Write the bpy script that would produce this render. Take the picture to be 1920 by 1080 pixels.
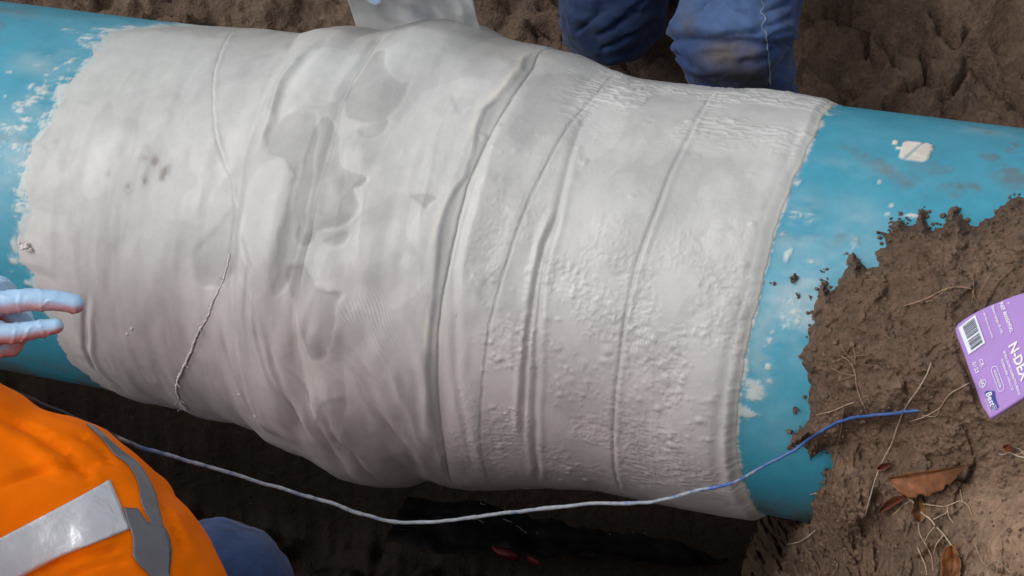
import bpy, bmesh, math, random
import numpy as np
from mathutils import Vector, Matrix
from mathutils.bvhtree import BVHTree
for o in list(bpy.data.objects): bpy.data.objects.remove(o)
C = bpy.context.scene.collection
S = bpy.context.scene
random.seed(7); RNG = np.random.default_rng(11)

# ---------------------------------------------------------------- camera, world, sun, exposure
FPX = 3500.0                                    # focal length in photo pixels (1920 wide)
CAM = np.array([0.68610193, -1.64129923, 1.56249854])
WM = np.array([[0.9455013, 0.15209952, -0.28791148],      # photo axes (right, down, forward) -> world
               [0.31433046, -0.65713404, 0.68510671],
               [-0.08499203, -0.73826864, -0.66913061]])
cd = bpy.data.cameras.new('camera'); cam = bpy.data.objects.new('camera', cd); C.objects.link(cam)
M = Matrix.Identity(4)
for r in range(3):
    M[r][0] = WM[r, 0]; M[r][1] = -WM[r, 1]; M[r][2] = -WM[r, 2]; M[r][3] = CAM[r]
cam.matrix_world = M
cd.sensor_width = 36; cd.lens = FPX/1920*36; cd.clip_start = .05; cd.clip_end = 200
S.camera = cam
SUN_EL, SUN_AZ = math.radians(50), math.radians(-128)       # azimuth measured from +Y
world = bpy.data.worlds.new('World'); S.world = world; world.use_nodes = True
wn = world.node_tree; wn.nodes.clear()
sky = wn.nodes.new('ShaderNodeTexSky'); sky.sky_type = 'NISHITA'; sky.sun_disc = False
sky.sun_elevation = SUN_EL; sky.sun_rotation = SUN_AZ; sky.air_density = 1.0; sky.dust_density = 3.0
hs = wn.nodes.new('ShaderNodeHueSaturation'); hs.inputs['Saturation'].default_value = .20
bg = wn.nodes.new('ShaderNodeBackground'); bg.inputs['Strength'].default_value = .13
wo = wn.nodes.new('ShaderNodeOutputWorld')
wn.links.new(sky.outputs[0], hs.inputs['Color']); wn.links.new(hs.outputs[0], bg.inputs[0]); wn.links.new(bg.outputs[0], wo.inputs[0])
sd = bpy.data.lights.new('sun', 'SUN'); sun = bpy.data.objects.new('sun', sd); C.objects.link(sun)
sd.energy = .8; sd.angle = math.radians(60); sd.color = (1, .975, .94)
sv = Vector((math.sin(SUN_AZ)*math.cos(SUN_EL), math.cos(SUN_AZ)*math.cos(SUN_EL), math.sin(SUN_EL)))
sun.rotation_euler = sv.to_track_quat('Z', 'Y').to_euler()
S.view_settings.view_transform = 'Standard'; S.view_settings.look = 'None'
S.view_settings.exposure = 0.15; S.view_settings.gamma = 1

# ---------------------------------------------------------------- numeric helpers
def ray(px, py):
    v = np.stack(np.broadcast_arrays(np.asarray(px, float)-960, np.asarray(py, float)-540, FPX), -1)
    v = v/np.linalg.norm(v, axis=-1, keepdims=True)
    return v @ WM.T
def at(px, py, dist): return CAM + ray(px, py)*np.asarray(dist)[..., None]
def proj(P):
    q = (P-CAM) @ WM
    return q[..., 0]/q[..., 2]*FPX+960, q[..., 1]/q[..., 2]*FPX+540
_perm = RNG.permutation(256); _perm = np.concatenate([_perm, _perm, _perm]); _val = RNG.random(256)
def vn(P):
    P = np.asarray(P, float); i = np.floor(P).astype(int); f = P-i; f = f*f*f*(f*(f*6-15)+10); i &= 255
    def h(a, b, c): return _val[_perm[_perm[_perm[(i[..., 0]+a) & 255]+((i[..., 1]+b) & 255)]+((i[..., 2]+c) & 255)]]
    x, y, z = f[..., 0], f[..., 1], f[..., 2]
    r0 = (h(0,0,0)*(1-x)+h(1,0,0)*x)*(1-y)+(h(0,1,0)*(1-x)+h(1,1,0)*x)*y
    r1 = (h(0,0,1)*(1-x)+h(1,0,1)*x)*(1-y)+(h(0,1,1)*(1-x)+h(1,1,1)*x)*y
    return (r0*(1-z)+r1*z)*2-1
def fbm(P, o=4, g=.5, lac=2.03):
    a, s, t = 1., 0., 0.
    P = np.asarray(P, float)
    for k in range(o):
        s = s+a*vn(P+k*17.3); t += a; a *= g; P = P*lac
    return s/t
def worley(P):
    i = np.floor(P).astype(int); f1 = np.full(P.shape[:-1], 9.); f2 = f1.copy(); idv = np.zeros(P.shape[:-1])
    for a in (-1, 0, 1):
        for b in (-1, 0, 1):
            for c in (-1, 0, 1):
                j = (i+np.array([a, b, c])) & 255
                h = _perm[_perm[_perm[j[..., 0]]+j[..., 1]]+j[..., 2]]
                off = np.stack([_val[h], _val[(h+71) & 255], _val[(h+139) & 255]], -1)
                d = np.linalg.norm(i+np.array([a, b, c])+off-P, axis=-1)
                m = d < f1
                f2 = np.where(m, f1, np.minimum(f2, d)); idv = np.where(m, _val[(h+33) & 255], idv); f1 = np.where(m, d, f1)
    return f1, f2, idv
def ss(a, b, x):
    t = np.clip((x-a)/(b-a), 0, 1); return t*t*(3-2*t)
def polyline_dist(X, Y, pts, closed=False):
    pts = np.asarray(pts, float); d = np.full(X.shape, 1e9)
    n = len(pts)
    for k in range(n if closed else n-1):
        a, b = pts[k], pts[(k+1) % n]; ab = b-a; L = ab@ab+1e-12
        t = np.clip(((X-a[0])*ab[0]+(Y-a[1])*ab[1])/L, 0, 1)
        d = np.minimum(d, np.hypot(X-a[0]-t*ab[0], Y-a[1]-t*ab[1]))
    return d
def poly_sd(X, Y, pts):                       # signed distance, positive inside
    d = polyline_dist(X, Y, pts, True); ins = np.zeros(X.shape, bool); n = len(pts)
    for k in range(n):
        x1, y1 = pts[k]; x2, y2 = pts[(k+1) % n]
        if y1 == y2: continue
        ins ^= ((y1 > Y) != (y2 > Y)) & (X < (x2-x1)*(Y-y1)/(y2-y1)+x1)
    return np.where(ins, d, -d)

# ---------------------------------------------------------------- object helpers
def mesh_np(name, V, F, cols=None, mat=None, parent=None, smooth=True, link=True):
    me = bpy.data.meshes.new(name); V = np.asarray(V, np.float32).reshape(-1, 3); F = np.asarray(F, np.int32)
    me.vertices.add(len(V)); me.vertices.foreach_set('co', V.ravel())
    k = F.shape[1]
    me.loops.add(F.size); me.loops.foreach_set('vertex_index', F.ravel())
    me.polygons.add(len(F)); me.polygons.foreach_set('loop_start', np.arange(0, F.size, k, dtype=np.int32))
    me.polygons.foreach_set('loop_total', np.full(len(F), k, np.int32))
    me.update(calc_edges=True); me.validate()
    if smooth: me.polygons.foreach_set('use_smooth', np.ones(len(me.polygons), bool))
    if cols is not None:
        ca = me.color_attributes.new('Col', 'FLOAT_COLOR', 'POINT')
        cc = np.asarray(cols, np.float32).reshape(-1, cols.shape[-1])
        if cc.shape[1] == 3: cc = np.concatenate([cc, np.ones((len(cc), 1), np.float32)], 1)
        ca.data.foreach_set('color', cc.ravel())
    if mat: me.materials.append(mat)
    o = bpy.data.objects.new(name, me)
    if link: C.objects.link(o)
    if parent: o.parent = parent
    return o
def grid(name, P, cols=None, mat=None, parent=None, closev=False, flip=False):
    nu, nv = P.shape[:2]; idx = np.arange(nu*nv).reshape(nu, nv)
    if closev: idx = np.concatenate([idx, idx[:, :1]], 1)
    a, b, c, d = idx[:-1, :-1], idx[1:, :-1], idx[1:, 1:], idx[:-1, 1:]
    F = np.stack([a, b, c, d] if not flip else [a, d, c, b], -1).reshape(-1, 4)
    return mesh_np(name, P, F, cols, mat, parent)
def empty(name, loc=(0, 0, 0)):
    o = bpy.data.objects.new(name, None); o.location = loc; o.empty_display_size = .05; C.objects.link(o); return o
def tag(o, label=None, cat=None, group=None, kind=None):
    if label: o['label'] = label
    if cat: o['category'] = cat
    if group: o['group'] = group
    if kind: o['kind'] = kind
    return o
def adopt(o, root):                            # parent while keeping world coordinates of the mesh
    o.parent = root; o.matrix_parent_inverse = Matrix.Translation(root.location).inverted(); return o
def bez(pts, n):
    pts = np.asarray(pts, float); d = np.r_[0, np.cumsum(np.linalg.norm(np.diff(pts, axis=0), axis=1))]
    t = np.linspace(0, d[-1], n); out = np.zeros((n, pts.shape[1]))
    m = np.gradient(pts, d, axis=0) if len(pts) > 2 else np.repeat((pts[1:]-pts[:1])/d[-1], 2, 0)
    k = np.clip(np.searchsorted(d, t, 'right')-1, 0, len(pts)-2); h = (d[k+1]-d[k]); u = (t-d[k])/h
    h = h[:, None]; u = u[:, None]
    return (2*u**3-3*u**2+1)*pts[k]+(u**3-2*u**2+u)*h*m[k]+(-2*u**3+3*u**2)*pts[k+1]+(u**3-u**2)*h*m[k+1]
def tube_vf(P, R, n=8, flat=None, base=0):
    P = np.asarray(P, float); R = np.broadcast_to(np.asarray(R, float), (len(P),)); T = np.gradient(P, axis=0)
    T /= np.linalg.norm(T, axis=1, keepdims=True)+1e-12
    N = np.cross(T[0], [0.1, .2, 1]); N /= np.linalg.norm(N); V = []; F = []
    for i in range(len(P)):
        N = N-T[i]*(N@T[i]); N /= np.linalg.norm(N)+1e-12; B = np.cross(T[i], N)
        for k in range(n):
            a = 2*math.pi*k/n; V.append(P[i]+R[i]*(math.cos(a)*N+math.sin(a)*B))
    V.append(P[0]-T[0]*R[0]*.4); V.append(P[-1]+T[-1]*R[-1]*.4)
    for i in range(len(P)-1):
        for k in range(n):
            a, b = i*n+k, i*n+(k+1) % n; F.append((a, a+n, b+n)); F.append((a, b+n, b))
    L = len(P)*n
    for k in range(n):
        F.append((L, k, (k+1) % n)); F.append((L+1, L-n+(k+1) % n, L-n+k))
    return np.array(V), np.array(F)+base
def join_vf(parts):
    V, F, b = [], [], 0
    for v, f in parts: V.append(v); F.append(np.asarray(f)+b); b += len(v)
    return np.concatenate(V), np.concatenate(F)
def sphere_vf(c, rad, axes=None, nu=20, nv=14):
    u = np.linspace(0, 2*np.pi, nu, endpoint=False); v = np.linspace(0, np.pi, nv)
    V = np.stack([np.outer(np.sin(v), np.cos(u)), np.outer(np.sin(v), np.sin(u)), np.outer(np.cos(v), np.ones(nu))], -1).reshape(-1, 3)
    V = V*np.asarray(rad)
    if axes is not None: V = V @ np.asarray(axes)
    F = []
    for i in range(nv-1):
        for k in range(nu):
            a, b = i*nu+k, i*nu+(k+1) % nu; F.append((a, a+nu, b+nu)); F.append((a, b+nu, b))
    return V+np.asarray(c), np.array(F)
def remesh(parts, vox, smooth=6):
    V, F = join_vf(parts); o = mesh_np('tmp', V, F)
    m = o.modifiers.new('r', 'REMESH'); m.mode = 'VOXEL'; m.voxel_size = vox
    if smooth:
        s = o.modifiers.new('s', 'SMOOTH'); s.iterations = smooth; s.factor = .6
    dg = bpy.context.evaluated_depsgraph_get(); dg.update(); me = o.evaluated_get(dg).to_mesh()
    n = len(me.vertices); V = np.zeros(n*3, np.float32); me.vertices.foreach_get('co', V); V = V.reshape(-1, 3).astype(float)
    N = np.zeros(n*3, np.float32); me.vertices.foreach_get('normal', N); N = N.reshape(-1, 3).astype(float)
    me.calc_loop_triangles(); T = np.zeros(len(me.loop_triangles)*3, np.int32); me.loop_triangles.foreach_get('vertices', T)
    bpy.data.objects.remove(o)
    return V, N, T.reshape(-1, 3)
def capsule(a, b, ra, rb, n=20):
    a, b = np.asarray(a, float), np.asarray(b, float); t = np.linspace(0, 1, 10)[:, None]
    return [tube_vf(a+(b-a)*t, ra+(rb-ra)*t[:, 0], n), sphere_vf(a, ra), sphere_vf(b, rb)]

# ---------------------------------------------------------------- materials
def material(name, rough=.7, attr=True, base=(.5, .5, .5), spec=.5, metallic=0, coat=0, sheen=0, noise=None, bump=None, extra=None, coatr=.2):
    m = bpy.data.materials.new(name); m.use_nodes = True; nt = m.node_tree; b = nt.nodes['Principled BSDF']
    b.inputs['Roughness'].default_value = rough; b.inputs['Specular IOR Level'].default_value = spec
    b.inputs['Metallic'].default_value = metallic; b.inputs['Coat Weight'].default_value = coat; b.inputs['Sheen Weight'].default_value = sheen
    b.inputs['Coat Roughness'].default_value = coatr
    tc = nt.nodes.new('ShaderNodeTexCoord')
    if attr:
        a = nt.nodes.new('ShaderNodeVertexColor'); a.layer_name = 'Col'; src = a.outputs['Color']
    else:
        a = nt.nodes.new('ShaderNodeRGB'); a.outputs[0].default_value = (*base, 1); src = a.outputs[0]
    if noise:
        sc, lo, hi = noise
        n = nt.nodes.new('ShaderNodeTexNoise'); n.inputs['Scale'].default_value = sc; n.inputs['Detail'].default_value = 8; n.inputs['Roughness'].default_value = .65
        nt.links.new(tc.outputs['Object'], n.inputs['Vector'])
        mr = nt.nodes.new('ShaderNodeMapRange'); mr.inputs[1].default_value = .3; mr.inputs[2].default_value = .7; mr.inputs[3].default_value = lo; mr.inputs[4].default_value = hi
        nt.links.new(n.outputs[0], mr.inputs[0])
        mx = nt.nodes.new('ShaderNodeVectorMath'); mx.operation = 'SCALE'; nt.links.new(src, mx.inputs[0]); nt.links.new(mr.outputs[0], mx.inputs['Scale'])
        src = mx.outputs[0]
    nt.links.new(src, b.inputs['Base Color'])
    prev = None
    for sc, st, dist in (bump or []):
        n = nt.nodes.new('ShaderNodeTexNoise'); n.inputs['Scale'].default_value = sc; n.inputs['Detail'].default_value = 6
        nt.links.new(tc.outputs['Object'], n.inputs['Vector'])
        bp = nt.nodes.new('ShaderNodeBump'); bp.inputs['Strength'].default_value = st; bp.inputs['Distance'].default_value = dist
        nt.links.new(n.outputs[0], bp.inputs['Height'])
        if prev: nt.links.new(prev.outputs[0], bp.inputs['Normal'])
        prev = bp
    if prev: nt.links.new(prev.outputs[0], b.inputs['Normal'])
    if extra: extra(nt, b, a, tc, prev)
    return m
def weave(nt, b, a, tc, prev):                 # woven gauze showing where the paste is thin (alpha mask)
    dp = nt.nodes.new('ShaderNodeVectorMath'); dp.operation = 'DOT_PRODUCT'; dp.inputs[1].default_value = (1750, -1250, 1800); nt.links.new(tc.outputs['Object'], dp.inputs[0])
    sn = nt.nodes.new('ShaderNodeMath'); sn.operation = 'SINE'; nt.links.new(dp.outputs['Value'], sn.inputs[0])
    mul = nt.nodes.new('ShaderNodeMath'); mul.operation = 'MULTIPLY'; nt.links.new(sn.outputs[0], mul.inputs[0]); nt.links.new(a.outputs['Alpha'], mul.inputs[1])
    am = nt.nodes.new('ShaderNodeMath'); am.operation = 'MULTIPLY_ADD'; am.inputs[1].default_value = .03; am.inputs[2].default_value = 1; nt.links.new(mul.outputs[0], am.inputs[0])
    sc = nt.nodes.new('ShaderNodeVectorMath'); sc.operation = 'SCALE'; lk = b.inputs['Base Color'].links[0].from_socket; nt.links.new(lk, sc.inputs[0]); nt.links.new(am.outputs[0], sc.inputs['Scale']); nt.links.new(sc.outputs[0], b.inputs['Base Color'])
    bp = nt.nodes.new('ShaderNodeBump'); bp.inputs['Strength'].default_value = .35; bp.inputs['Distance'].default_value = .0005
    nt.links.new(mul.outputs[0], bp.inputs['Height'])
    if prev: nt.links.new(prev.outputs[0], bp.inputs['Normal'])
    nt.links.new(bp.outputs[0], b.inputs['Normal'])
M_WRAP = material('wet_plaster_gauze', .42, noise=(60, .94, 1.04), bump=[(25, .25, .004), (240, .22, .0012)], extra=weave, coat=.12, coatr=.3)
M_PIPE = material('blue_pipe_paint', .42, noise=(45, .9, 1.05), bump=[(30, .12, .003), (300, .12, .0006)], coat=.06, coatr=.3)
M_SOIL = material('wet_clay_soil', .80, noise=(120, .66, 1.32), bump=[(60, .7, .010), (230, .8, .0045)], spec=.3)
M_ROOT = material('root_fibre', .7, noise=(90, .75, 1.2), bump=[(500, .4, .0006)])
M_LEAF = material('dry_leaf', .55, noise=(70, .6, 1.35), bump=[(120, .5, .002)])
M_CABLE = material('cable_sheath', .42, noise=(180, .8, 1.12), bump=[(300, .5, .0015)])
M_JEANS = material('denim', .85, noise=(70, .8, 1.18), bump=[(90, .3, .003), (900, .5, .0008)], sheen=.15)
M_HIVIS = material('hi_vis_fabric', .75, spec=.08, noise=(14, .96, 1.04), bump=[(9, .3, .012), (700, .25, .0006)])
M_TAPE = material('reflective_tape', .36, noise=(30, .9, 1.05), bump=[(11, .8, .016), (900, .2, .0004)], metallic=.45)
M_GLOVE = material('nitrile_glove', .3, noise=(40, .95, 1.04), bump=[(70, .2, .003)])
M_SKIN = material('skin', .5, attr=False, base=(.55, .33, .25), noise=(40, .92, 1.06))
M_HAIR = material('hair', .6, attr=False, base=(.04, .028, .02), bump=[(200, .8, .004)])
M_BOOT = material('rubber_boot', .45, attr=False, base=(.03, .03, .028), noise=(30, .7, 1.3), bump=[(40, .3, .004)])
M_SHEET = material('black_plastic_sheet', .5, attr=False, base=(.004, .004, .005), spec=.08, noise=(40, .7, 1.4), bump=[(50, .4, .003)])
M_RED = material('red_plastic', .4, attr=False, base=(.06, .004, .004), spec=.1, noise=(60, .5, 1.2))
M_CARTON = material('lilac_carton', .42, noise=(8, .97, 1.02))
M_WHITE = material('white_print', .5, attr=False, base=(.82, .80, .86))
M_INK = material('dark_print', .5, attr=False, base=(.06, .07, .13))
M_NAVY = material('navy_print', .5, attr=False, base=(.03, .05, .3))
M_THREAD = material('white_thread', .8, attr=False, base=(.7, .68, .66), noise=(200, .7, 1.1))
M_SWEAT = material('dark_jumper', .9, attr=False, base=(.05, .055, .07), noise=(60, .8, 1.2), bump=[(200, .5, .002)])

# ---------------------------------------------------------------- pipe frame:  x along pipe, th round it (0 faces camera side, + up)
R0 = .25
CD = np.array([-CAM[1], CAM[2]]); A0 = math.atan2(CAM[2], -CAM[1])       # elevation of the camera direction
def cyl(x, th, r):
    a = A0+th
    return np.stack(np.broadcast_arrays(x, -r*np.cos(a), r*np.sin(a)), -1)
def cyl_hit(px, py, R):
    r = ray(px, py); a = r[..., 1]**2+r[..., 2]**2; b = CAM[1]*r[..., 1]+CAM[2]*r[..., 2]; c = CAM[1]**2+CAM[2]**2-R**2
    disc = b*b-a*c; t = (-b-np.sqrt(np.maximum(disc, 0)))/a
    P = CAM+r*t[..., None]
    return P, t, disc > 0
def to_uv(px, py, radf=None):
    px, py = np.asarray(px, float), np.asarray(py, float); R = np.full(px.shape, R0)
    for k in range(5):
        P, t, ok = cyl_hit(px, py, R); th = np.arctan2(P[..., 2], -P[..., 1])-A0
        if radf is None: break
        R = radf(P[..., 0], th)
    return P[..., 0], th
TOPL = lambda x: 2+.1245*x
BOTL = lambda x: 692+.19*x
top_px = np.array([(180, 24.4), (230, 30), (340, 42), (450, 58), (550, 69), (575, 66), (600, 60), (640, 54), (680, 51), (715, 60), (745, 48), (780, 38), (820, 35), (860, 44), (900, 62), (920, 74), (960, 84), (1000, 92), (1060, 105), (1130, 133), (1200, 148), (1300, 162), (1400, 175), (1500, 184), (1560, 196)])
bot_px = np.array([(100, 711), (161, 722), (242, 750), (322, 761), (360, 774), (419, 782), (483, 803), (512, 828), (587, 865), (652, 900), (711, 913), (748, 911), (786, 898), (820, 904), (856, 912), (877, 917), (1017, 911), (1115, 916), (1169, 929), (1249, 943), (1346, 957), (1416, 966)])
def prof(px, line):
    P, t, ok = cyl_hit(px[:, 0], line(px[:, 0])+np.where(line is TOPL, 3, -3), R0)
    off = (px[:, 1]-line(px[:, 0]))*(-1 if line is TOPL else 1)
    return P[:, 0], off*t/FPX*.985
tx, tb = prof(top_px, TOPL); bx_, bb = prof(bot_px, BOTL)
tb = np.maximum(tb, .001); bb = np.maximum(bb, .001)
_gx = np.linspace(-1.3, .8, 700); _kk = np.exp(-(np.arange(-60, 61)/22.)**2); _kk /= _kk.sum()
_sm = lambda a, b: np.convolve(np.pad(np.interp(_gx, a, b, b[0], b[-1]), 60, 'edge'), _kk, 'valid')
_st, _sb = _sm(tx, tb), _sm(bx_, bb)
def bulge(x, th):
    mid = 1-ss(.75, 1.3, np.abs(th))
    return bulge0(x, th)*(1-mid)+mid*(np.interp(x, _gx, _st)*ss(-1.35, 1.35, th)+np.interp(x, _gx, _sb)*ss(1.35, -1.35, th))
def bulge0(x, th):
    w = ss(-1.35, 1.35, th); wb = 1-w
    return np.interp(x, tx, tb, tb[0], tb[-1])*w+np.interp(x, bx_, bb, bb[0], bb[-1])*wb
radf = lambda x, th: R0+.004+bulge(x, th)
class Curve:                                    # photo polyline -> x as a function of angle round the pipe
    def __init__(s, pts, f=radf):
        p = np.array(pts, float); x, th = to_uv(p[:, 0], p[:, 1], f); o = np.argsort(th); s.th, s.x = th[o], x[o]
        s.lo, s.hi = s.th[0], s.th[-1]
    def __call__(s, th):
        return np.interp(th, s.th, s.x)
def fade(c, th, f=.12): return ss(c.lo-f*.3, c.lo+f, th)*(1-ss(c.hi-f, c.hi+f*.3, th))

EDGE_L = Curve([(340, 42), (300, 43), (250, 47), (205, 52), (190, 75), (170, 108), (150, 130), (120, 152), (105, 190), (92, 230), (58, 270), (46, 300), (42, 340), (48, 390), (42, 440), (32, 470), (34, 492), (58, 515), (60, 540), (74, 570), (95, 615), (113, 656), (135, 690), (161, 716)])
S1 = Curve([(432, 60), (410, 110), (400, 150), (399, 200), (402, 240), (410, 285), (427, 335), (436, 400), (425, 478), (415, 520), (400, 560), (385, 600), (365, 640), (350, 680), (334, 705), (328, 730), (330, 750), (345, 768)])
S2 = Curve([(562, 70), (545, 95), (520, 130), (500, 180), (478, 235), (462, 285), (452, 350), (444, 420), (440, 480), (434, 540), (440, 600), (448, 660), (458, 720), (474, 770), (492, 805)])
S2B = Curve([(722, 60), (697, 95), (676, 125), (660, 152), (645, 185), (634, 215), (622, 260), (608, 310), (592, 380), (580, 440), (566, 480), (556, 540), (548, 600), (552, 660), (566, 720), (585, 780), (612, 835), (650, 893)])
S3 = Curve([(1012, 97), (1000, 125), (985, 148), (962, 182), (930, 228), (907, 270), (888, 312), (872, 355), (858, 410), (845, 470), (834, 525), (825, 570), (819, 620), (817, 670), (819, 740), (823, 800), (832, 855), (842, 905)])
S3L = Curve([(985, 108), (978, 135), (955, 165), (935, 184), (908, 203), (895, 235), (886, 285), (872, 330), (853, 354), (837, 388), (827, 425), (822, 480), (815, 560), (805, 620), (801, 690), (804, 760), (814, 810), (826, 860), (836, 902)])
S4 = Curve([(1150, 140), (1120, 170), (1098, 195), (1065, 235), (1032, 290), (1002, 350), (976, 410), (952, 480), (940, 515), (928, 560), (915, 610), (906, 680), (900, 740), (898, 800), (902, 860), (915, 905)])
S45 = Curve([(1110, 200), (1085, 240), (1068, 290), (1055, 350), (1040, 420), (1022, 480), (1013, 540), (1010, 600), (1008, 700), (1003, 800), (1002, 870), (1006, 905)])
S45B = Curve([(1045, 400), (1020, 455), (1005, 520), (996, 580), (990, 640), (985, 720), (980, 780), (980, 830)])
S5 = Curve([(1330, 180), (1310, 215), (1290, 258), (1262, 310), (1240, 365), (1220, 420), (1200, 480), (1185, 540), (1170, 600), (1160, 680), (1150, 760), (1147, 830), (1149, 885), (1160, 922)])
S55 = Curve([(1500, 230), (1480, 300), (1455, 370), (1430, 450), (1405, 530), (1385, 600), (1365, 680), (1352, 760), (1345, 850), (1352, 920)])
S6 = Curve([(1558, 196), (1540, 225), (1520, 262), (1500, 310), (1480, 360), (1460, 410), (1445, 460), (1435, 500), (1424, 550), (1410, 610), (1400, 660), (1390, 720), (1383, 790), (1380, 850), (1388, 900), (1405, 945), (1420, 967)])
K = [Curve(p) for p in (
    [(163, 550), (158, 607), (159, 661), (177, 699), (204, 725)],                                   # 0 left lower dark fold
    [(413, 600), (420, 650), (436, 700), (452, 735), (470, 775)],                                   # 1
    [(500, 600), (512, 661), (530, 720), (560, 790), (600, 850)],                                    # 2
    [(748, 580), (786, 660), (797, 725), (796, 790), (806, 850)],                                    # 3 ridge
    [(640, 640), (684, 704), (716, 780), (765, 854), (786, 895)],                                    # 4
    [(600, 92), (560, 130), (530, 170), (510, 220), (480, 290)],                                     # 5
    [(800, 120), (760, 170), (735, 240), (700, 330), (680, 420), (690, 520)],                        # 6 ridge
    [(1030, 200), (990, 270), (950, 350), (925, 430), (900, 500), (885, 560)],                       # 7
    [(590, 560), (570, 640), (590, 720), (620, 790), (650, 850)],                                    # 8
    [(370, 330), (300, 470), (250, 600), (270, 700)],                                                # 9
    [(930, 200), (905, 270), (890, 340), (868, 420), (852, 500), (850, 600), (852, 700), (870, 800), (890, 880)],   # 10
    [(470, 560), (490, 640), (520, 720), (570, 800), (640, 880)], [(505, 620), (540, 700), (590, 770), (660, 850), (735, 900)], [(660, 690), (700, 770), (760, 840), (795, 880)], [(690, 620), (735, 700), (770, 770), (795, 850)],
    [(880, 520), (905, 560), (925, 600)], [(445, 420), (470, 500), (462, 580), (480, 680)],
)]
def UV(pts):
    x, th = to_uv(*np.array(pts, float).T, radf); q = np.stack([x, th*R0], -1)
    for k in range(2): q = np.stack([.75*q+.25*np.roll(q, -1, 0), .25*q+.75*np.roll(q, -1, 0)], 1).reshape(-1, 2)   # rounded corners
    return q
DARK = [UV(p) for p in (
    [(700, 95), (725, 110), (735, 150), (757, 162), (780, 158), (760, 180), (748, 205), (728, 225), (700, 234), (660, 230), (643, 218), (658, 160), (680, 120)],
    [(566, 300), (592, 218), (622, 215), (640, 262), (640, 300), (652, 322), (692, 330), (678, 352), (664, 352), (676, 378), (673, 402), (656, 424), (625, 433), (592, 430), (576, 462), (556, 470), (552, 400)],
    [(498, 258), (530, 225), (560, 210), (598, 214), (592, 330), (562, 450), (536, 548), (508, 562), (518, 470), (552, 345), (538, 305), (505, 292)],
    [(523, 500), (572, 498), (590, 530), (608, 546), (646, 546), (636, 580), (641, 607), (622, 650), (628, 662), (603, 679), (580, 672), (560, 620), (545, 560)],
    [(606, 744), (652, 740), (657, 775), (648, 800), (632, 833), (600, 826), (588, 780)],
    [(430, 380), (441, 420), (432, 540), (375, 545), (352, 480), (392, 440)],
    [(842, 178), (868, 180), (900, 190), (880, 200), (871, 216), (856, 204)],  # small shadow painted as a dark spot
    [(768, 360), (795, 362), (820, 372), (806, 382), (800, 398), (782, 380)],  # a second painted shadow spot
    [(905, 520), (925, 505), (935, 530), (912, 580), (895, 560)],
    [(985, 560), (1003, 540), (1005, 620), (985, 700), (960, 690), (955, 620)],
)]
CRESC = [UV(p) for p in (  # crescent shadows below the gauze lobes, painted darker
    [(668, 240), (700, 240), (730, 222), (728, 240), (715, 252), (695, 261), (675, 256)],
    [(612, 466), (640, 462), (656, 445), (652, 430), (632, 440), (604, 452)],
    [(660, 352), (692, 332), (684, 346), (672, 352)],
    [(606, 548), (646, 546), (638, 566), (630, 556)])]
LIGHT = [UV(p) for p in (
    [(690, 100), (600, 100), (560, 130), (520, 200), (505, 250), (560, 205), (610, 200), (640, 180)],
    [(470, 330), (505, 296), (540, 305), (552, 345), (520, 470), (506, 560), (450, 555), (446, 450)],
    [(620, 440), (660, 420), (690, 330), (740, 240), (800, 160), (950, 150), (880, 260), (830, 400), (800, 560), (660, 600), (600, 520), (580, 480)],
    [(1050, 515), (1095, 500), (1098, 560), (1040, 568)],
    [(1090, 190), (1180, 150), (1180, 230), (1130, 300), (1080, 300)])]
WEAVE = [UV(p) for p in ([(640, 560), (740, 540), (760, 640), (740, 700), (770, 800), (700, 760), (660, 680), (590, 720), (585, 660), (620, 640)],
                         [(900, 790), (960, 740), (990, 780), (985, 860), (930, 850)],
                         [(1180, 600), (1250, 640), (1240, 700), (1170, 660)])]
# random small paste bumps on the right-hand turns
NB = 900
def bump_pts():
    out = []
    while len(out) < NB:
        px, py = RNG.uniform(905, 1420), RNG.uniform(190, 930)
        dens = .25+.75*math.exp(-((px-1200)/150)**2-((py-690)/190)**2)
        if py < 440: dens = .16
        cl_ = fbm(np.array([px/90., py/90., 3.]), 3)
        if px > S6PX(py)-8 or RNG.random() > dens*ss(-.22, .25, cl_): continue
        out.append((px, py))
    return out
def S6PX(y): return np.interp(y, [196, 310, 410, 500, 610, 720, 850, 945], [1558, 1500, 1460, 1435, 1410, 1390, 1380, 1405])
bp_ = np.array(bump_pts()); bu, bth = to_uv(bp_[:, 0], bp_[:, 1], radf); bs = bth*R0
br = RNG.gamma(1.6, .00060, NB)+.0007; bh = br*RNG.uniform(.15, .55, NB)
def gauss(d, w): return np.exp(-(d/w)**2)
LOBES = []                                       # soft sagging bulges of wet gauze: photo x, y, radii, height
for px, py, rx, ry, a in [(790, 95, 85, 70, .012), (705, 190, 42, 50, .007), (662, 290, 36, 32, .005), (615, 380, 55, 60, .007), (600, 600, 48, 66, .007), (620, 785, 44, 50, .007), (565, 150, 62, 62, .008), (498, 430, 38, 120, .007), (715, 720, 46, 90, .006), (915, 140, 70, 45, .007),
                          (740, 420, 60, 90, .004), (330, 560, 90, 80, .004), (270, 200, 110, 90, .004), (520, 740, 30, 70, .005), (880, 560, 24, 50, .004), (875, 800, 30, 70, .004), (620, 70, 50, 26, .007), (420, 300, 30, 60, -.004), (560, 700, 26, 60, -.004), (680, 560, 50, 40, -.003)]:
    (u_,), (t_,) = to_uv([px], [py], radf); (u2_, u3_), (t2_, t3_) = to_uv([px, px], [py-12, py+12], radf)
    LOBES.append((u_, t_*R0, rx/1500, max(ry/24*abs(t2_-t3_)*R0, .01), a))
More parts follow.
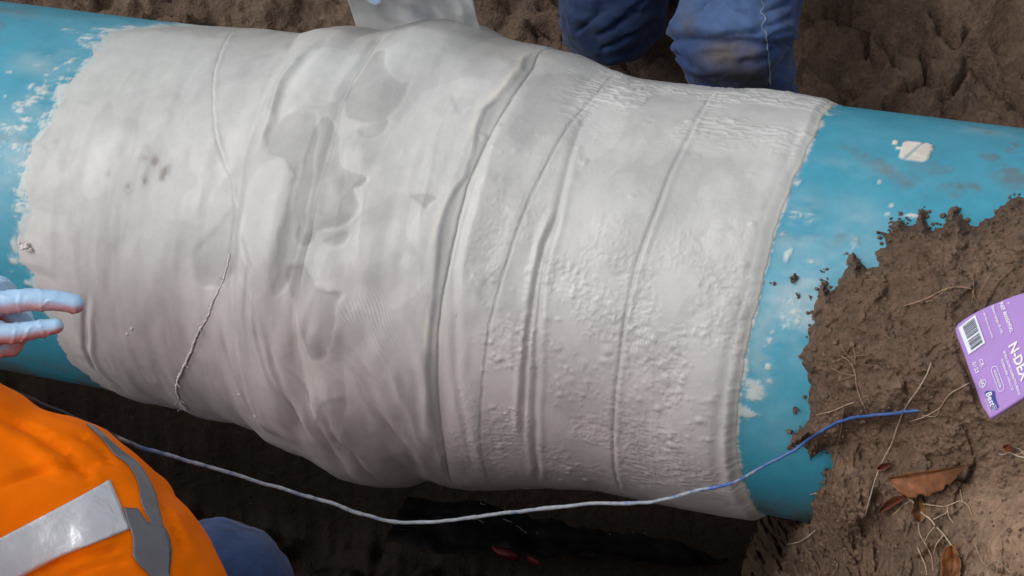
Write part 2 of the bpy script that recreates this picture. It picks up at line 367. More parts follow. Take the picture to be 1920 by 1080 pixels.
def wrap_height(x, th):
    s = th*R0; X3 = np.stack([x, s, np.zeros_like(x)], -1)
    warp = fbm(X3*14, 3)*.006; xw = x+warp*.6
    h = bulge(x, th)+.004
    bw0 = ss(-.66, -.5, x)
    h = h+fbm(X3*np.array([6, 4.5, 1.])+3, 2)*(.0045+.0015*bw0)+(.10+.65*bw0)*fbm(X3*np.array([22, 13, 1.])+9, 3)*.0020
    for u_, s_, ru, rs, a in LOBES: h = h+a*np.exp(-(((xw-u_)/ru)**2+((s+warp-s_)/rs)**2)**1.5)
    # rippled folds running round the pipe on the bulging turns
    bw = ss(-.62, -.5, x)*(1-ss(.02, .12, x))
    h = h+bw*fbm(X3*np.array([34, 5.5, 1.])+31, 3)*.0022*(.5+.6*ss(.1, -.25, s))
    h = h+bw*np.abs(fbm(X3*np.array([18, 6, 1.])+51, 3))*-.0025
    d = xw-S2(th); f = fade(S2, th)
    h = h+f*(.0085*ss(-.004, .010, d)*np.exp(-np.maximum(d, 0)/.06)-.002*gauss(d+.004, .006))
    d = xw-S2B(th); f = fade(S2B, th)
    h = h-f*.0055*gauss(d, .009)+f*.002*gauss(d-.04, .03)+f*.003*gauss(d+.05, .025)
    f = fade(S3, th, .2); dL = x+warp*.35-S3L(th); d = x-S3(th)
    h = h+f*(.0040*ss(.0025, -.0035, dL)*np.exp(-np.maximum(-dL, 0)/.035)-.0010*gauss(d, .0013)+.001*gauss(d-.012, .01)-.0015*gauss(d+.004, .012))
    d = x-S4(th); h = h+fade(S4, th)*(.0006*gauss(d+.006, .007)-.0006*gauss(d-.001, .0012))
    d = xw-S45(th); h = h+fade(S45, th)*(.35+.65*ss(.16, -.05, s))*(-.0026*gauss(d, .0032)+.0013*gauss(d-.008, .004)+.001*gauss(d+.008, .004))
    d = xw-S45B(th); h = h+fade(S45B, th)*(-.004*gauss(d, .003)+.002*gauss(d+.007, .004))
    d = xw-S5(th); h = h+fade(S5, th)*(-.0012*gauss(d, .0022)+.0009*gauss(d-.006, .004))
    d = xw-S55(th); h = h+fade(S55, th)*(-.0025*gauss(d, .008)+.0025*gauss(d-.018, .01))
    for k, (a, w) in zip(K, [(-.005, .004), (-.003, .005), (-.0038, .005), (.004, .008), (-.0042, .007), (.0045, .006), (.001, .02), (-.002, .014), (-.003, .006), (.003, .03), (-.0015, .005), (-.0032, .0035), (-.0034, .004), (-.003, .004), (.003, .005), (-.0025, .004), (-.002, .004)]):
        d = xw-k(th); h = h+fade(k, th, .2)*(a*gauss(d, w)-.45*a*gauss(d-2.2*w, w*1.2))
    jag = fbm(X3*70, 3)*.0035
    for p in DARK:
        sd_ = poly_sd(x+jag+fbm(X3*26+12, 2)*.007, s+jag, p); h = h-.0009*ss(-.004, .004, sd_)
    for p in CRESC:
        sd_ = poly_sd(x+jag*.5, s+jag*.5, p); h = h-.0009*ss(-.003, .003, sd_)
    # orange-peel paste and small beads on the right half
    rz = ss(-.06, .08, x)*(1-ss(.35, .43, x)*.0); low = ss(.12, -.02, s)*ss(-.33, -.2, s)
    rid = 1-np.abs(fbm(X3*np.array([120, 190, 1.])+5, 3))*3
    h = h+rz*(.25+.75*low)*np.maximum(rid, 0)*.0009*ss(-.1, .4, fbm(X3*22+77, 2)+.2)
    top = ss(.14, .24, s); rid2 = 1-np.abs(fbm(X3*np.array([55, 150, 1.])+15, 3))*3
    h = h+ss(.05, .12, x)*top*np.maximum(rid2, 0)*.0020*ss(0, .35, fbm(X3*20+7, 2)+.15)
    m = (x > -.12) & (x < .5)
    if m.any():
        xm, sm = x[m], s[m]; add = np.zeros(xm.shape); q3 = np.stack([xm, sm, xm*0], -1); wx = fbm(q3*170, 2)*.0026; wy = fbm(q3*170+40, 2)*.0018
        order = np.argsort(xm, kind='stable'); xs = xm[order]
        for i in range(NB):
            a, b = np.searchsorted(xs, [bu[i]-br[i]*2, bu[i]+br[i]*2]); ii = order[a:b]
            add[ii] = np.maximum(add[ii], bh[i]*np.exp(-((((xm[ii]+wx[ii]-bu[i])/1.25)**2+(sm[ii]+wy[ii]-bs[i])**2)/br[i]**2)**1.2))
        h = h.copy(); h[m] += add
    return np.maximum(h, .0026)
def wrap_colour(x, th):
    s = th*R0; X3 = np.stack([x, s, np.zeros_like(x)], -1)
    n = fbm(X3*8+40, 4); n2 = fbm(X3*np.array([30, 12, 1])+60, 4)
    n4 = fbm(X3*np.array([13, 9, 1])+fbm(X3*20+3, 2)[..., None]*.5+88, 4)
    v = .535+.035*n+.035*n2-.055*ss(.0, .16, n4)+.03*ss(-.05, -.2, n4)
    jag = fbm(X3*70, 3)*.0035
    jw = jag+fbm(X3*26+12, 2)*.007; soft = np.clip(.75+1.1*fbm(X3*14+33, 3), .25, 1.25)
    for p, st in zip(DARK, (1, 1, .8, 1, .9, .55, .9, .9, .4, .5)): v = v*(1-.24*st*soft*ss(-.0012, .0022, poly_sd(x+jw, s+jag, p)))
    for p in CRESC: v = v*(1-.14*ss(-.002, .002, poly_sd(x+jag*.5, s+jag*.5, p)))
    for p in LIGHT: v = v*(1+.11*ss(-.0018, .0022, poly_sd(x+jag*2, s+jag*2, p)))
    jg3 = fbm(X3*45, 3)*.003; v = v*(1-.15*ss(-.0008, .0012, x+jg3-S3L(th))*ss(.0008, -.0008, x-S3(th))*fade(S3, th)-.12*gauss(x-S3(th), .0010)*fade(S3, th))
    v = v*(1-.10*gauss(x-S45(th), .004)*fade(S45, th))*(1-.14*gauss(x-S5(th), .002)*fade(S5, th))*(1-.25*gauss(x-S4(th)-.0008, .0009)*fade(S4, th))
    col = v[..., None]*np.array([.985, .99, .962])
    grn = ss(-.2, -.7, x)*ss(-.05, .25, s)                       # greener wet gauze on the older left turns
    col = col*(1-grn[..., None]*np.array([.055, .01, .03]))
    pk = ss(.04, -.22, s)*(1-ss(.25, .42, x)*.5)*(.7+.3*n)       # pinker towards the lower side of the wrap
    col = col*(1-pk[..., None]*np.array([-.08, .05, .015]))
    cr = np.clip(gauss(x+jg3-S3L(th)+.005, .005)*fade(S3, th)*ss(-.1, .1, n2+.1)+gauss(x-S6(th)+.003, .003)*.8, 0, 1)
    col = col*(1-cr[..., None])+cr[..., None]*np.array([.70, .68, .61])
    for px, py, r, a in ((275, 292, 9, .5), (290, 303, 8, .75), (311, 318, 11, .8), (303, 332, 7, .6), (276, 318, 6, .6), (270, 338, 7, .75), (242, 350, 8, .75), (240, 362, 6, .5), (205, 325, 6, .3), (85, 275, 7, .25), (105, 272, 8, .3)):
        (u,), (t,) = to_uv([px], [py], radf); dd = np.hypot((x-u), (s-t*R0)*.7)*1530/r
        k = np.exp(-dd**2)*a*np.clip(.9+1.3*fbm(X3*110, 3), 0, 1.3); k = np.clip(k, 0, .8)
        col = col*(1-k[..., None])+k[..., None]*np.array([.16, .13, .12])
    wv = np.full_like(x, .03)
    for p in WEAVE: wv = np.maximum(wv, ss(-.012, .012, poly_sd(x+jag*2, s, p)))
    return np.concatenate([np.clip(col, 0, .8), wv[..., None]], -1)

th_f = np.radians(np.linspace(-104, 104, 560)); th_b = np.radians(np.linspace(104, 256, 40))[1:-1]
TH = np.r_[th_f, th_b]; THW = (TH+np.pi) % (2*np.pi)-np.pi
wrap = empty('pipe_wrap', (0, 0, R0))
tag(wrap, 'grey white wet plaster bandage wound in overlapping turns round the middle of the blue pipe', 'bandage')
seams = [EDGE_L, S1, S2, S2B, S3, S4, S5, S6]
left_on_top = {1: False, 2: False, 3: True, 4: True, 5: True, 6: False}     # which turn lies on top at each inner seam
for i in range(7):
    cl, cr = seams[i](THW), seams[i+1](THW)
    P3 = np.stack([np.cos(TH)*3, np.sin(TH)*3, np.full(len(TH), i*5.)], -1)
    tl = 0; tr = 0; cl0 = cl
    if i == 0: cl = cl+fbm(P3*3, 3)*.012+fbm(P3*11, 3)*.005
    if i == 6: cr = cr+fbm(P3*3+9, 4)*.0032+fbm(P3*14, 2)*.0010
    jl = fbm(np.stack([np.cos(TH)*20, np.sin(TH)*20, np.full(len(TH), i*7.)], -1), 3)*.0015 if i else 0
    jr = fbm(np.stack([np.cos(TH)*20, np.sin(TH)*20, np.full(len(TH), (i+1)*7.)], -1), 3)*.0015 if i < 6 else 0
    cl = cl+jl; cr = cr+jr
    if i > 0 and left_on_top[i]: cl = cl-.014; tl = 1
    if i < 6 and not left_on_top[i+1]: cr = cr+.014; tr = 1
    width = np.mean(cr-cl); nx = max(20, int(width/.00125))
    t = np.linspace(0, 1, nx); X = cl[None]+(cr-cl)[None]*t[:, None]; TT = np.broadcast_to(THW, X.shape)
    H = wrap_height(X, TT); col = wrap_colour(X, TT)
    dl = (X-cl[None]); dr = (cr[None]-X)
    if tl: H = H-.0008*(1-ss(.010, .019, dl))
    else:
        e = 1 if i == 0 else 1
        H = H-(.0 if i == 0 else [.0, .0010, .0004, .0003, .0018, .0018, .0018][i])*(1-ss(0, .0022, dl))+(.0005 if i else .0)*gauss(dl-.004, .003)
    if i == 0: H = .0006+(H-.0006)*ss(-.006, .045, X-cl0[None])
    if tr: H = H-(.0014, .0010, .0008, .001, .001, .001, .001)[i]*(1-ss(.010, .019, dr))
    elif i == 6: H = .0022+(H-.0022)*ss(0, .014, dr)-.002*(1-ss(0, .0016, dr))
    else: H = H-[.0010, .0006, .0003, .0014, .0011, .0014][i]*(1-ss(0, .0016, dr))+.0004*gauss(dr-.004, .0035)*(i in (3, 5))
    H = np.maximum(H, -.0008)
    col[..., 3] *= 1
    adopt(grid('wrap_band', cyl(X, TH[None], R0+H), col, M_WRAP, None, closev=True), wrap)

# ---------------------------------------------------------------- blue pipe
pipe = empty('water_pipe', (0, 0, -R0))
tag(pipe, 'thick sky blue painted pipe running across the trench under the bandage', 'pipe')
xs = np.r_[np.linspace(-4, -1.1, 12)[:-1], np.arange(-1.1, -.5, .0022), np.linspace(-.5, .3, 60)[1:-1], np.arange(.3, .8, .0019), np.linspace(.8, 4, 12)[1:]]
thp = np.r_[np.radians(np.linspace(-100, 100, 400)), th_b[::2]]
X, TT = np.meshgrid(xs, thp, indexing='ij'); TW = (TT+np.pi) % (2*np.pi)-np.pi; SS = TW*R0
X3 = np.stack([X, SS, np.zeros_like(X)], -1)
f0 = lambda x, th: np.full(np.shape(x), R0)
blue = np.array([.052, .315, .445]); base = np.broadcast_to(blue, X.shape+(3,)).copy()
base = base*(1+.10*fbm(X3*6, 4)[..., None]+.05*fbm(X3*40, 3)[..., None])
base += ss(.0, .5, fbm(X3*np.array([9, 25, 1])+3, 4))[..., None]*np.array([.03, .035, .03])*ss(.1, .3, SS)[..., None]
wm = np.zeros(X.shape); hgt = np.zeros(X.shape)
def splat(px, py, rx, ry, ang, a, hard=0):                # a smear or chip of white paste on the paint
    global wm
    (u,), (t,) = to_uv([px], [py], f0); dx = (X-u)*1540; dy = -(SS-t*R0)*1540
    c, s_ = math.cos(ang), math.sin(ang); q_ = 4 if hard else 2; e = np.abs((dx*c+dy*s_)/rx)**q_+np.abs((-dx*s_+dy*c)/ry)**q_
    wm = np.maximum(wm, a*np.exp(-e**(2.5 if hard else 1)))
for a in [(150, 60, 60, 14, .1, .5), (165, 72, 22, 8, 0, .8), (130, 40, 8, 5, 0, .6), (90, 105, 5, 8, .3, .9), (70, 122, 12, 5, -.2, .9), (60, 160, 6, 14, .4, .95), (20, 135, 12, 6, 0, .8), (105, 130, 10, 8, -.8, .95), (118, 122, 12, 5, -.9, .9),
          (60, 190, 10, 7, 0, 1), (15, 240, 22, 9, -.15, 1), (50, 225, 22, 10, 0, .9), (80, 215, 25, 12, -.3, 1), (45, 240, 45, 13, -.2, .85), (85, 180, 18, 20, 0, .8), (100, 160, 14, 16, 0, .8), (70, 250, 22, 22, 0, .7), (30, 275, 30, 16, 0, .7), (40, 310, 22, 26, 0, .7), (10, 180, 4, 4, 0, .7), (35, 465, 18, 26, 0, .95), (30, 485, 18, 16, 0, .9), (20, 510, 10, 10, 0, .5),
          (1545, 215, 28, 12, -.4, .85), (1530, 232, 14, 8, -.6, .9), (1570, 208, 20, 6, 0, .7), (1522, 262, 9, 22, .3, 1), (1512, 275, 8, 10, 0, 1), (1495, 345, 5, 14, .2, .9), (1500, 405, 26, 20, .1, .8), (1500, 412, 12, 16, .6, .8), (1470, 440, 22, 8, 0, .6), (1478, 478, 6, 14, .3, .8), (1520, 490, 18, 7, 0, .75), (1500, 510, 12, 4, 0, .7), (1485, 560, 26, 22, 0, .55), (1500, 590, 28, 30, .2, .55), (1470, 600, 20, 28, 0, .5), (1440, 640, 16, 30, .2, .5), (1415, 735, 24, 26, .3, 1), (1405, 770, 18, 18, 0, .95), (1440, 715, 10, 8, 0, .8), (1440, 690, 8, 16, 0, .6), (1570, 480, 30, 30, 0, .3),
          (1600, 470, 18, 40, 0, .45), (1650, 340, 5, 6, 0, 1), (1672, 385, 6, 9, .2, 1), (1665, 400, 6, 7, 0, .9), (1708, 405, 18, 5, -.15, 1)]:
    splat(*a)
for a in [(60, 205, 55, 60, .1, .72), (30, 290, 50, 45, 0, .62), (95, 150, 25, 40, -.4, .66), (40, 390, 26, 60, 0, .55), (20, 240, 40, 20, 0, .8), (140, 110, 30, 26, -.6, .6)]: splat(*a)
dl_ = EDGE_L(TW)-X; wm = np.maximum(wm, np.where(dl_ > -.02, .98*np.exp(-np.maximum(dl_, 0)/(.012+.016*ss(-.05, .1, SS)))*ss(-.3, -.1, SS)+.0, 0))
dr_ = X-S6(TW); wm = np.maximum(wm, np.where((X > .2), .85*np.exp(-np.maximum(dr_, 0)/.004), 0))
n = fbm(X3*np.array([95, 60, 1])+5, 5, .68); nst = fbm(X3*np.array([60, 150, 1])+55, 4, .65)
msk = np.clip(ss(-.08, .46, wm-.54+.95*n+.55*nst)*.92*ss(.1, .4, wm)+.42*ss(.1, .85, wm)*np.clip(.55+1.6*nst+1.*fbm(X3*25+8, 3), 0, 1), 0, .95)
hz = np.zeros(X.shape)                          # chalky dust haze, plus a painted highlight streak near the pipe top
for px, py, rx, ry, a in [(1500, 420, 45, 60, .5), (1500, 560, 60, 90, .55), (1440, 640, 30, 80, .5), (1590, 450, 60, 70, .35), (1620, 320, 90, 30, .22), (1800, 240, 140, 14, .35), (60, 250, 60, 110, .5), (100, 120, 90, 50, .3), (1460, 800, 60, 60, .15)]:
    (u,), (t,) = to_uv([px], [py], f0); hz = np.maximum(hz, a*np.exp(-(((X-u)*1540/rx)**2+((SS-t*R0)*1540/ry)**2)))
hz = hz*np.clip(.55+1.7*fbm(X3*np.array([18, 30, 1])+21, 5, .62), 0, 1.3); msk = np.maximum(msk, np.clip(hz, 0, .6))
wm = np.zeros(X.shape)
for a in [(1717, 284, 26, 30, .05, 1.3, 1), (1678, 268, 5, 7, -.2, 1.2, 1), (1684, 278, 5, 4, 0, 1.2, 1)]: splat(*a)
chip = ss(.45, .55, wm+.25*n)
(u1, u2), (t1, t2) = to_uv([1695, 1742], [300, 262], f0)
chip = chip*(1-.75*np.exp(-(polyline_dist(X, SS, [(u1, t1*R0), (u2, t2*R0)])/.0013)**2))
msk = np.maximum(msk*.8, chip)
white = np.array([.66, .66, .62])+np.array([.06, .01, -.02])*chip[..., None]
base = base*(1-msk[..., None])+white*msk[..., None]
hgt += msk*.0012*(1+.6*n)+chip*.0008
dirt = np.zeros(X.shape)                        # scuffs and clay smears
for pts, w, a in [([(1590, 280), (1640, 305), (1700, 345)], .009, .5), ([(1420, 440), (1500, 445), (1570, 450)], .006, .25), ([(1880, 330), (1900, 345)], .012, .5), ([(1800, 350), (1830, 352)], .006, .6), ([(1650, 300), (1690, 330)], .004, .4), ([(0, 18), (60, 28)], .012, .5), ([(0, 255), (60, 265)], .006, .35), ([(1560, 440), (1610, 452)], .005, .3)]:
    u, t = to_uv(*np.array(pts, float).T, f0); dirt = np.maximum(dirt, a*np.exp(-(polyline_dist(X, SS, np.stack([u, t*R0], -1))/w)**2)*np.clip(.7+1.5*n, 0, 1))
nd = fbm(X3*30+90, 5, .6)
rx_ = ss(.42, .62, X)
dirt = np.maximum(dirt, rx_*.55*ss(.22, .45, nd+.15*ss(.1, -.1, SS)))
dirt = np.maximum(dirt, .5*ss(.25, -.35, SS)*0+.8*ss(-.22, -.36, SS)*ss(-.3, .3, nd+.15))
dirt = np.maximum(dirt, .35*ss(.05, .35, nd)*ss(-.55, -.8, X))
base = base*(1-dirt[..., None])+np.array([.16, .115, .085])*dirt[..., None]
hgt += np.clip(dirt, 0, 1)*.0006
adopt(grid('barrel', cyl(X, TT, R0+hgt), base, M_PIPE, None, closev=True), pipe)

# ---------------------------------------------------------------- soil: trench floor and far bank as one sheet
CRK = [[(1745, 20), (1768, 50), (1790, 82)], [(1810, 108), (1840, 140), (1880, 170), (1925, 205)], [(1810, 108), (1802, 140), (1788, 165), (1770, 180)], [(1725, 80), (1738, 125), (1735, 150), (1700, 162)],
       [(1640, 70), (1665, 95), (1680, 120)], [(1545, 25), (1590, 28), (1615, 55), (1625, 100)], [(1760, 100), (1735, 85)], [(1770, 150), (1745, 155)], [(1765, 60), (1800, 70), (1815, 50)], [(1660, 190), (1655, 205), (1670, 212)], [(1000, 50), (1040, 62), (1090, 85)]]
YP = np.array([-15, -1.45, -1.25, -.62, -.50, .2, .33, .45, .8, 1.3, 2., 2.8, 15]); ZP = np.array([.10, .10, -.20, -.24, -.88, -.90, -.40, -.30, -.12, .16, .55, .8, .9])
def ground_z(x, y):
    z = np.interp(y, YP, ZP)
    z = np.where(y > .3, z+.05*np.sin(x*2.3+1)*ss(.3, .8, y), z)
    e = ss(.85, 1.25, x+.1*np.sin(y*5)); z = z*(1-e)+np.maximum(z, .4)*e
    return z
gx = np.r_[-15, -8, -4, -2.6, np.r_[np.arange(-1.9, -.95, .0075), np.arange(-.95, .02, .0062), np.arange(.02, .80, .0040), np.arange(.80, 1., .008)], np.linspace(1.02, 1.5, 20), 2.2, 4, 8, 15]
gy = np.r_[-15, -8, -4, -2.4, np.linspace(-1.7, -.72, 30), np.arange(-.7, .3, .014), np.arange(.3, 1.45, .0052), np.arange(1.45, 1.75, .009), np.linspace(1.8, 3, 24), 4, 8, 15]
X, Y = np.meshgrid(gx, gy, indexing='ij'); Z = ground_z(X, Y); P3 = np.stack([X, Y, Z], -1)
near = (np.abs(X) < 2)*ss(3, 1.9, Y)*ss(-2.2, -1.5, Y)
f1, f2, idv = worley(P3*np.array([13, 13, 13])+fbm(P3*9, 3)[..., None]*.8)
g1, g2, idw = worley(P3*34+3+fbm(P3*20, 2)[..., None]*.7)
rough = .6+.7*ss(-.1, -.6, X)                  # crumbly on the left, smoother spade-cut clay on the right
h1, h2, idh = worley(P3*np.array([6.5, 6.5, 6.5])+fbm(P3*6+30, 3)[..., None]*.7)
slab = ss(-.1, .2, X)*ss(.3, .6, Y)
Z = Z+near*(slab*((idh-.5)*.035*ss(.0, .13, h2-h1)+np.minimum(h1, .5)*.03*(idh-.5))+fbm(P3*3.2, 4)*.055+rough*(idv-.5)*.045*ss(.02, .2, f2-f1)+rough*(idw-.5)*.017*ss(.02, .25, g2-g1)+fbm(P3*45, 5, .62)*.011-ss(.05, .4, fbm(P3*26+60, 3))*.014)
px, py = proj(np.stack([X, Y, Z], -1)); vis = (Y > .3) & (px > 900) & (px < 2050) & (py < 320) & (py > -150)
crk = np.zeros(X.shape); wob = fbm(P3*25, 4)*12
for k, c in enumerate(CRK): crk = np.maximum(crk, vis*np.exp(-(polyline_dist(px+wob, py-wob, c)/(6.0 if k < 2 else 4.0))**2))
Z = Z-crk*.065
up = np.zeros(X.shape)
soilc = np.array([.130, .085, .058])
def soil_colour(P, k=1.):
    a = fbm(P*5, 4); b = fbm(P*28+7, 4)
    c = soilc*(1+.28*a+.22*b)[..., None]*k
    return np.clip(c+np.array([.012, .012, .010])*ss(.15, .5, fbm(P*11+30, 3))[..., None], .004, .5)
gc = soil_colour(P3)*(.82+.3*idv*(near > 0))[..., None]
pitw = ss(.34, .22, Y)*ss(-.62, -.45, Y)       # wet trench bottom, with the shade under the pipe painted into its colour
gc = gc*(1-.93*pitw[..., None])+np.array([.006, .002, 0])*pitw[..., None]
rt = ss(.1, .55, X)*ss(.6, 1.2, Y)
gc = gc*(1+rt[..., None]*np.array([.30, .25, .15]))
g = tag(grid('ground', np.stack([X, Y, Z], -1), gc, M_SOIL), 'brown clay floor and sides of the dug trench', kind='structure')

# ---------------------------------------------------------------- soil bank heaped on the right end of the pipe
BND = [(1990, 330), (1920, 366), (1895, 378), (1880, 384), (1868, 405), (1845, 412), (1828, 430), (1812, 420), (1805, 398), (1788, 388), (1770, 402), (1768, 425), (1742, 425), (1737, 400), (1728, 396), (1722, 400), (1724, 420), (1700, 420), (1690, 408), (1668, 412), (1668, 430), (1648, 432), (1655, 460), (1640, 476), (1646, 500), (1622, 505), (1610, 490), (1596, 478), (1584, 488), (1582, 520), (1566, 540), (1556, 550), (1550, 532), (1538, 528), (1535, 560), (1524, 580), (1530, 605), (1518, 622), (1512, 655), (1502, 672), (1514, 690), (1520, 730), (1516, 760), (1518, 785), (1490, 812), (1478, 832), (1492, 838), (1512, 832), (1522, 862), (1545, 845), (1564, 848), (1556, 880), (1540, 888), (1548, 905), (1532, 930), (1524, 960), (1515, 985), (1490, 1010), (1470, 1050), (1450, 1100), (1420, 1200), (1400, 1360), (2300, 1360), (2300, 250)]
ctl = np.array([(1920, 380, 2.115), (1700, 430, 2.135), (1600, 520, 2.11), (1540, 620, 2.09), (1520, 760, 2.08), (1530, 900, 2.10), (1530, 980, 2.13), (1500, 1080, 2.26), (1440, 1180, 2.4),
                (1700, 600, 2.04), (1620, 720, 2.03), (1640, 900, 1.985), (1600, 1060, 2.06), (1800, 700, 1.975), (1750, 850, 1.94), (1760, 980, 1.89), (1900, 500, 2.03), (1920, 750, 1.92), (1870, 930, 1.84), (1920, 1060, 1.76), (1800, 1080, 1.84), (1700, 1080, 1.93),
                (2200, 500, 1.9), (2200, 900, 1.72), (2000, 1300, 1.6), (1700, 1300, 1.8), (2250, 300, 2.05), (1450, 1330, 2.2)])
def rbf(px, py):
    Pc = ctl[:, :2]/1000; n = len(Pc); r = np.linalg.norm(Pc[:, None]-Pc[None], axis=-1); ph = np.where(r > 0, r*r*np.log(r+1e-12), 0)
    A = np.block([[ph+np.eye(n)*2e-3, np.c_[np.ones(n), Pc]], [np.r_[[np.ones(n)], Pc.T], np.zeros((3, 3))]])
    w = np.linalg.solve(A, np.r_[ctl[:, 2], 0, 0, 0]); out = w[n]+w[n+1]*px/1000+w[n+2]*py/1000
    for k in range(n):
        rr = np.hypot(px/1000-Pc[k, 0], py/1000-Pc[k, 1]); out = out+w[k]*np.where(rr > 0, rr*rr*np.log(rr+1e-12), 0)
    return out
bx = np.r_[np.arange(1390, 1960, 1.9), np.arange(1962, 2300, 9)]; by = np.r_[np.arange(300, 1110, 1.9), np.arange(1112, 1360, 9)]
PX, PY = np.meshgrid(bx, by, indexing='ij'); D = rbf(PX, PY); B = at(PX, PY, D)
LUMPS = [(1642, 742, 62, 48, .030), (1750, 862, 72, 60, .036), (1590, 930, 48, 60, .022), (1870, 960, 120, 95, .022), (1570, 620, 60, 55, .012), (1800, 470, 70, 45, .012), (1700, 520, 60, 40, .008), (1900, 420, 40, 40, .012), (1660, 950, 60, 30, -.006), (1640, 1010, 45, 45, -.035), (1680, 800, 60, 14, -.018), (1820, 800, 40, 50, .012)]
n1 = fbm(B*16, 4)*.018+fbm(B*42+4, 5, .6)*.013-np.abs(fbm(B*30+70, 4))*.012
f1, f2, idv = worley(B*30+fbm(B*18, 2)[..., None]*.8); g1, g2, idw = worley(B*85+fbm(B*50, 2)[..., None]*.6)
n1 = n1+(idv-.5)*.014*ss(.0, .22, f2-f1)+(idw-.5)*.0055*ss(0, .15, g2-g1)-.006*ss(.12, .0, f2-f1)*ss(-.1, .3, fbm(B*12+60, 2))+fbm(B*170, 3)*.0030
smooth_l = np.exp(-((PX-1900)/110)**4-((PY-990)/130)**4)*ss(-20, 20, (PX-1760)+(PY-1000)*.6)
hh = n1*(1-.6*smooth_l)
for cx, cy, rx, ry, a in LUMPS: hh = hh+a*np.exp(-(((PX-cx)/rx)**2+((PY-cy)/ry)**2)**1.6)
wob = fbm(B*40, 3)*10
for c, w, a in [([(1625, 680), (1650, 682), (1680, 700), (1700, 712), (1704, 740)], 3.2, .018), ([(1780, 795), (1800, 792), (1812, 805), (1818, 825), (1824, 850)], 3.5, .02), ([(1800, 790), (1750, 782), (1720, 790)], 3, .01), ([(1830, 860), (1815, 900), (1790, 905)], 4, .012), ([(1740, 560), (1760, 575)], 2.5, .008)]:
    hh = hh-a*np.exp(-(polyline_dist(PX+wob, PY+wob, c)/w)**2)
Dd = D-hh
jx = fbm(B*55+8, 4)*16+fbm(B*150, 2)*5; jy = fbm(B*55+28, 4)*16+fbm(B*150+9, 2)*5
sdp = poly_sd(PX+jx*.8, PY+jy*.8, BND)
Pp, tp, ok = cyl_hit(PX, PY, R0); tp = np.where(ok, tp, 9)
thick = .003+.022*ss(0, 22, sdp)+.4*np.maximum(hh, -.02)*ss(0, 20, sdp)+.0006*np.maximum(sdp, 0)
Din = np.minimum(Dd, np.where(ok, tp-np.maximum(thick, .003), 9))
Dout = np.where(ok, tp+.02, Dd+np.minimum(-sdp, 130)*.009)
w = ss(-2.2, .4, sdp); DF = Din*w+Dout*(1-w)
# the clay under the glove carton is pressed flat by it
O0 = np.array([1790., 616.]); AV = np.array([.339, .941]); BV = np.array([.845, -.535]); ka, kb = -.47, -.47; SC = 1/1.68e3
dist0 = 1.875
ol = [(1855, 785), (1840, 762), (1791, 624), (1790, 616), (1795, 607), (1815, 593), (1832, 583), (1850, 574), (1880, 562), (1900, 554), (1930, 546), (2010, 530), (2090, 530), (2140, 640), (1980, 722), (1920, 744)]
mi_ = np.linalg.inv(np.array([[AV[0], BV[0]], [AV[1], BV[1]]])); pp_ = mi_[0, 0]*(PX-O0[0])+mi_[0, 1]*(PY-O0[1]); qq_ = mi_[1, 0]*(PX-O0[0])+mi_[1, 1]*(PY-O0[1])
dc_ = dist0+(ka*pp_+kb*qq_)*dist0/FPX; wc_ = ss(-16, -2, poly_sd(PX, PY, ol)); DF = DF*(1-wc_)+np.maximum(DF, dc_+.006)*wc_
DF = DF+.45*ss(2060, 2320, PX)**1.5+.35*ss(1180, 1380, PY)**1.5      # the bank falls away beyond
BP = at(PX, PY, DF)
bc = soil_colour(B*1.3)*np.array([1.08, 1.04, 1.0])*(.88+.22*idv)[..., None]
bc = bc*(1+smooth_l[..., None]*np.array([.95, 1.0, 1.0]))*(1+.35*np.exp(-((PX-1600)/60)**2-((PY-920)/60)**2))[..., None]
bank = tag(grid('soil_bank', BP, bc, M_SOIL, flip=True), 'crumbly brown clay bank slumped over the right end of the pipe', kind='structure')
bvh_bank = BVHTree.FromPolygons([Vector(v) for v in BP.reshape(-1, 3)], [tuple(p.vertices) for p in bank.data.polygons])
def hit(bvh, px, py, off=.0, default=2.2):
    r = ray(px, py); h = bvh.ray_cast(Vector(CAM), Vector(r))
    if h[0] is None: return at(px, py, default)
    return np.array(h[0])-r*off
# loose crumbs lying on the bank
ico = bmesh.new(); bmesh.ops.create_icosphere(ico, subdivisions=1, radius=1); iv = np.array([v.co for v in ico.verts]); if_ = np.array([[v.index for v in f.verts] for f in ico.faces]); ico.free()
def lump_vf(c, r, seed, squash=.7):
    v = iv*(1+.6*fbm(iv*1.3+seed*3.1, 2)[:, None])*r*np.array([1, 1, squash]); return v+c, if_
parts = []
for k in range(650):
    px, py = RNG.uniform(1500, 1930), RNG.uniform(380, 1090)
    if poly_sd(np.array([px]), np.array([py]), BND)[0] < 6: continue
    parts.append(lump_vf(hit(bvh_bank, px, py, .001), RNG.gamma(2, .0006)+.0008, k))
NE = 0
while NE < 200:                                 # crumbs shed over the bare pipe along the ragged edge of the bank
    i_ = RNG.integers(0, len(BND)-8); t_ = RNG.random(); e_ = np.array(BND[i_])*(1-t_)+np.array(BND[i_+1])*t_+RNG.normal(0, 5, 2)
    if e_[1] > 960 or e_[0] > 1935: NE += 1; continue
    P_, t_, ok_ = cyl_hit(e_[0], e_[1], R0+.0006)
    if ok_: parts.append(lump_vf(P_, RNG.gamma(1.4, .0007)+.0006, NE))
    NE += 1
V, F = join_vf(parts); tag(mesh_np('soil_crumbs', V, F, soil_colour(V*3, 1.2), M_SOIL, smooth=False), 'loose clay crumbs scattered over the bank', 'crumbs', kind='stuff')
